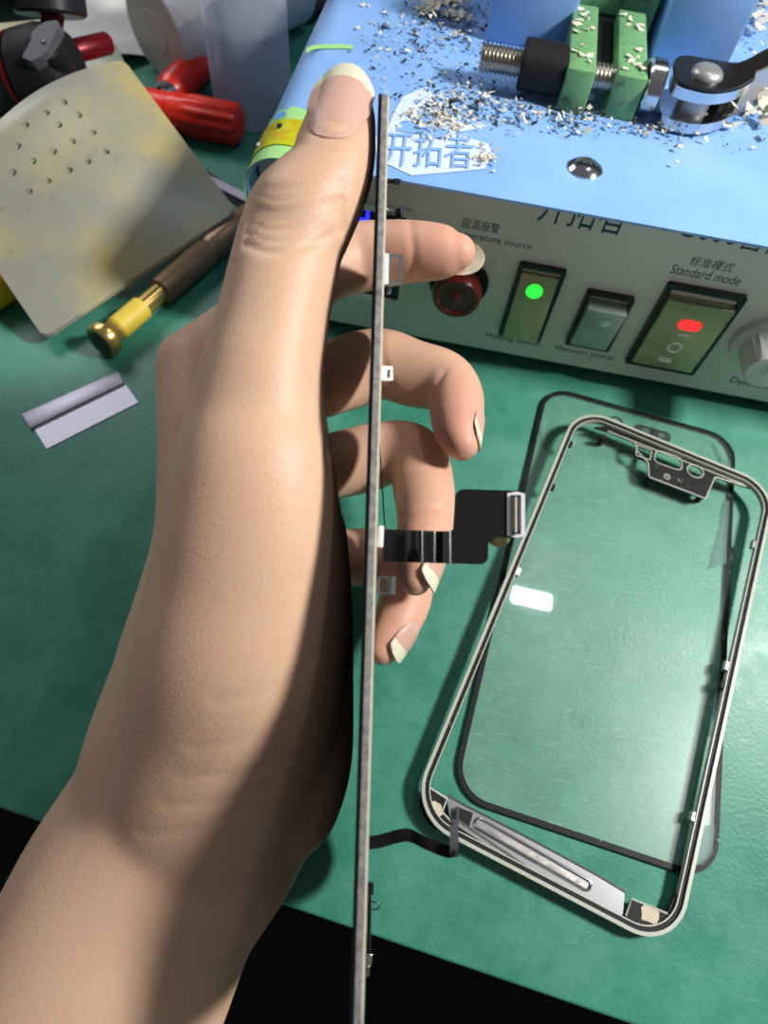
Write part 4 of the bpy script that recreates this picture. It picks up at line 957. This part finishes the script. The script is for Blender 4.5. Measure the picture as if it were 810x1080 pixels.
cc = (co-CAM)@RW; pu, pv = cc[:, 0]/cc[:, 2]*F+405, cc[:, 1]/cc[:, 2]*F+540
wt = np.clip((pv-440)/120, 0, 1)*np.clip((.163-cc[:, 2])/.012, 0, 1)                    # relax the palm, wrist and forearm, not the fingers
deg = np.bincount(ev.ravel(), minlength=nv)[:, None]
for it in range(160):
    sm_ = np.zeros_like(co)
    for k in range(3):
        sm_[:, k] = np.bincount(ev[:, 0], co[ev[:, 1], k], nv)+np.bincount(ev[:, 1], co[ev[:, 0], k], nv)
    f_ = .6 if it % 2 == 0 else -.45
    co = co+(sm_/deg-co)*(wt*f_)[:, None]
hm.vertices.foreach_set('co', co.astype(np.float32).ravel()); hm.update()
no = np.empty(nv*3); hm.vertices.foreach_get('normal', no) if hasattr(hm.vertices[0], 'normal') else None; no = no.reshape(-1, 3)
bvh = BVHTree.FromPolygons([tuple(p) for p in co], [tuple(p.vertices) for p in hm.polygons])
def surf(u, v):
    r = ray(u, v); h, n, i, d = bvh.ray_cast(V(CAM), V(unit(r)))
    return None if h is None else np.array(h)
def crease(px, depth, width):
    global co
    pts = [surf(*q) for q in spline(px, 8)]; pts = np.array([p for p in pts if p is not None])
    if len(pts) < 2: return
    lo, hi = pts.min(0)-width*3, pts.max(0)+width*3
    k = np.where(np.all((co > lo) & (co < hi), axis=1))[0]
    if not len(k): return
    d = np.min(np.linalg.norm(co[k][:, None]-pts[None], axis=2), axis=1)
    co[k] -= no[k]*(depth*np.exp(-(d/width)**2))[:, None]
# knuckle wrinkles of the thumb
for dv, dp in ((0, .00050), (9, .00050), (19, .00055), (30, .00048), (42, .00055), (-12, .00036), (-22, .00026)):
    crease([(262-dv*.1, 214+dv), (285, 222+dv*1.02), (312, 220+dv), (340, 212+dv*.95), (362, 208+dv*.8)], dp, .0007)
crease([(322, 134), (338, 142), (356, 144), (372, 140), (384, 122), (391, 100)], .00042, .0008)          # nail fold
crease([(300, 168), (325, 160), (350, 156)], .0002, .0009)
# wrist folds
for k, (a, b) in enumerate((((228, 740), (330, 700)), ((205, 790), (330, 745)), ((190, 820), (330, 790)), ((175, 850), (300, 820)), ((150, 880), (260, 850)))):
    crease([a, ((a[0]+b[0])/2, (a[1]+b[1])/2+10), b], .00013, .0011)
crease([(350, 462), (346, 480), (349, 498)], .0006, .0013)
# finger joints
for px in ([(402, 346), (404, 380), (414, 412)], [(455, 440), (457, 415), (468, 392)], [(413, 512), (418, 490), (432, 466)], [(420, 548), (440, 538), (465, 536)], [(395, 236), (398, 270), (396, 302)], [(432, 234), (436, 265), (434, 297)]):
    crease(px, .00045, .0011)
hm.vertices.foreach_set('co', co.astype(np.float32).ravel()); hm.update()
# pinker skin towards the finger tips and knuckles
tint = np.zeros(nv, np.float32)
for (u, v, d, r, s) in ((470, 266, .179, .022, .75), (486, 452, .175, .020, .9), (442, 592, .168, .020, .75), (410, 672, .175, .020, .75), (378, 150, .119, .014, .35), (185, 395, .158, .02, .25)):
    q = D(u, v, d); tint = np.maximum(tint, s*np.exp(-(np.linalg.norm(co-q, axis=1)/r)**2))
at_ = hm.attributes.new('tint', 'FLOAT', 'POINT'); at_.data.foreach_set('value', tint.astype(np.float32))
hand = obj('person', hm, M_skin, angle=180)
props(hand, 'left hand and bare forearm of a person gripping the phone display between thumb and fingers', 'person')

# nails: plates that follow the finger's own surface and run straight on past the tip
def nail(base, axis, dorsal, length, half, name, tip_round=.5, free=.25, taper=.8, slope=.25, lift=.00034, cut=.24):
    t = unit(axis); dn = np.asarray(dorsal, float); dn = unit(dn-t*(dn@t)); s = np.cross(t, dn)
    nu, nv_ = 36, 44; bm = NB(); th = .0004
    xy = np.zeros((nu+1, nv_+1, 2)); h = np.full((nu+1, nv_+1), np.nan)
    for i in range(nu+1):
        x = -1+2*i/nu; r_ = 1-math.sqrt(max(0, 1-(x*.97)**2))
        end = length*(1-tip_round*r_); beg = length*(-.04+cut*r_)
        for j in range(nv_+1):
            y = j/nv_; k_ = min(1, y/.55); yy = beg+(end-beg)*y
            xx = x*half*(taper+(1-taper)*k_*k_*(3-2*k_)); xy[i, j] = (xx, yy)
            q, n_h, i_, d_ = bvh.ray_cast(V(base+s*xx+t*yy+dn*.012), V(-dn), .022)
            if q is not None: h[i, j] = (np.array(q)-base)@dn
    order = sorted(range(nu+1), key=lambda i: abs(i-nu/2))
    for i in order:
        nb = i+1 if i < nu/2 else i-1
        for j in range(nv_+1):
            c = []
            if j > 0: c.append(h[i, j-1]-slope*(xy[i, j, 1]-xy[i, j-1, 1]))
            if abs(i-nu/2) >= 1: c.append(h[nb, j]-1.1*abs(xy[i, j, 0]-xy[nb, j, 0]))
            c = [q for q in c if not np.isnan(q)]
            lo = max(c) if c else 0
            h[i, j] = lo if np.isnan(h[i, j]) else max(h[i, j], lo)
    def pt(i, j, up):
        x = -1+2*i/nu; y = j/nv_; e = min(1, y/.30)*min(1, (1-abs(x))/.25+y*.5)
        return base+s*xy[i, j, 0]+t*xy[i, j, 1]+dn*(h[i, j]+up+(lift+.0002)*e-.0002-th*.9)
    top = [[bm.verts.new(V(pt(i, j, th))) for j in range(nv_+1)] for i in range(nu+1)]
    bot = [[bm.verts.new(V(pt(i, j, 0))) for j in range(nv_+1)] for i in range(nu+1)]
    def mi(i, j):
        x = -1+2*(i+.5)/nu; return 1 if (j+.5)/nv_ > 1-free+.05*x*x else 0
    for i in range(nu):
        for j in range(nv_):
            bm.faces.new((top[i][j], top[i+1][j], top[i+1][j+1], top[i][j+1])).material_index = mi(i, j)
            bm.faces.new((bot[i][j+1], bot[i+1][j+1], bot[i+1][j], bot[i][j])).material_index = mi(i, j)
        for a, b in ((0, 0), (nv_, 1)): bm.faces.new((top[i][a], bot[i][a], bot[i+1][a], top[i+1][a])).material_index = b
    for j in range(nv_):
        for a in (0, nu): bm.faces.new((top[a][j], bot[a][j], bot[a][j+1], top[a][j+1])).material_index = mi(min(a, nu-1), j)
    return obj(name, bm, [M_nail, M_tip], hand, angle=60)
# thumb: cuticle near (350, 142), free edge past the tip
bs = surf(350, 140); tp_ = surf(364, 88)
tx = unit(tp_-bs)
nail(bs+.0003*cdir(-1, 0, 0), tx, unit(CAM-bs)+.12*cdir(-1, 0, 0), .0200, .0056, 'thumbnail', .36, .20, taper=.72, slope=.10, lift=.0001)
tipdir = lambda rows: unit(D(*rows[-1][:3])-D(*rows[-4][:3]))
def fnail(rows, k, dorsal, length, half, shift, free=.3, tr=.5, slope=.25):
    c = D(*rows[k][:3]); t = tipdir(rows); dn = np.asarray(dorsal, float); dn = unit(dn-t*(dn@t))
    h, n_h, i_, d_ = bvh.ray_cast(V(c+dn*.02), V(-dn))
    b = np.array(h) if h is not None else c+dn*rows[k][4]
    return nail(b+t*shift, t, dn, length, half, 'fingernail', tr, free, slope=slope)
fnail(idx, 7, cdir(.15, -.10, 1), .0112, .0046, .0008, free=.42, tr=.55, slope=.05)
fnail(mid, 8, cdir(.95, .05, -.18), .0125, .0050, -.0012, free=.22)
fnail(rng, 8, cdir(.86, .10, -.50), .0130, .0052, -.0012, free=.26, tr=.3)
fnail(pnk, 6, cdir(.80, .25, -.55), .0118, .0047, -.0012, free=.28, tr=.3)

# ------------------------------------------------------------------ light
def area(name, loc, target, sx, sy, power, col=(1, 1, 1), roll=None):
    l = bpy.data.lights.new(name, 'AREA'); l.shape = 'RECTANGLE'; l.size = sx; l.size_y = sy; l.energy = power; l.color = col
    o = bpy.data.objects.new(name, l); C.objects.link(o)
    z = unit(np.asarray(loc, float)-np.asarray(target, float)); x = np.asarray(roll if roll is not None else (1, 0, 0), float); x = unit(x-z*(x@z)); y = np.cross(z, x)
    mm = Matrix.Identity(4)
    for i in range(3): mm[i][0] = x[i]; mm[i][1] = y[i]; mm[i][2] = z[i]; mm[i][3] = loc[i]
    o.matrix_world = mm; return o
gp = P(560, 632); rd = gp-CAM; rd[2] = -rd[2]; rd = unit(rd)
area('desk_lamp_light', (.408, .12, .448), (.0, .08, .05), .080, .080, 4.9, (1, .985, .96))
sp_ = P(85, 560); sr = sp_-CAM; sr[2] = -sr[2]; sr = unit(sr)
area('window_light', np.array([-.55, .60, .62]), (-.13, .28, .03), .36, .30, 2.7, (.92, .95, 1))
area('led_bar_light', gp+rd*.78, gp, .055, .020, .55, (.95, .98, 1), roll=cdir(1, .28, 0))
wd = bpy.data.worlds.new('world'); scene.world = wd; wd.use_nodes = True
bg = wd.node_tree.nodes['Background']; bg.inputs['Color'].default_value = (.86, .90, .95, 1); bg.inputs['Strength'].default_value = .13

scene.view_settings.view_transform = 'Standard'; scene.view_settings.look = 'None'
scene.view_settings.gamma = 1; scene.view_settings.exposure = 0; scene.view_settings.use_curve_mapping = False
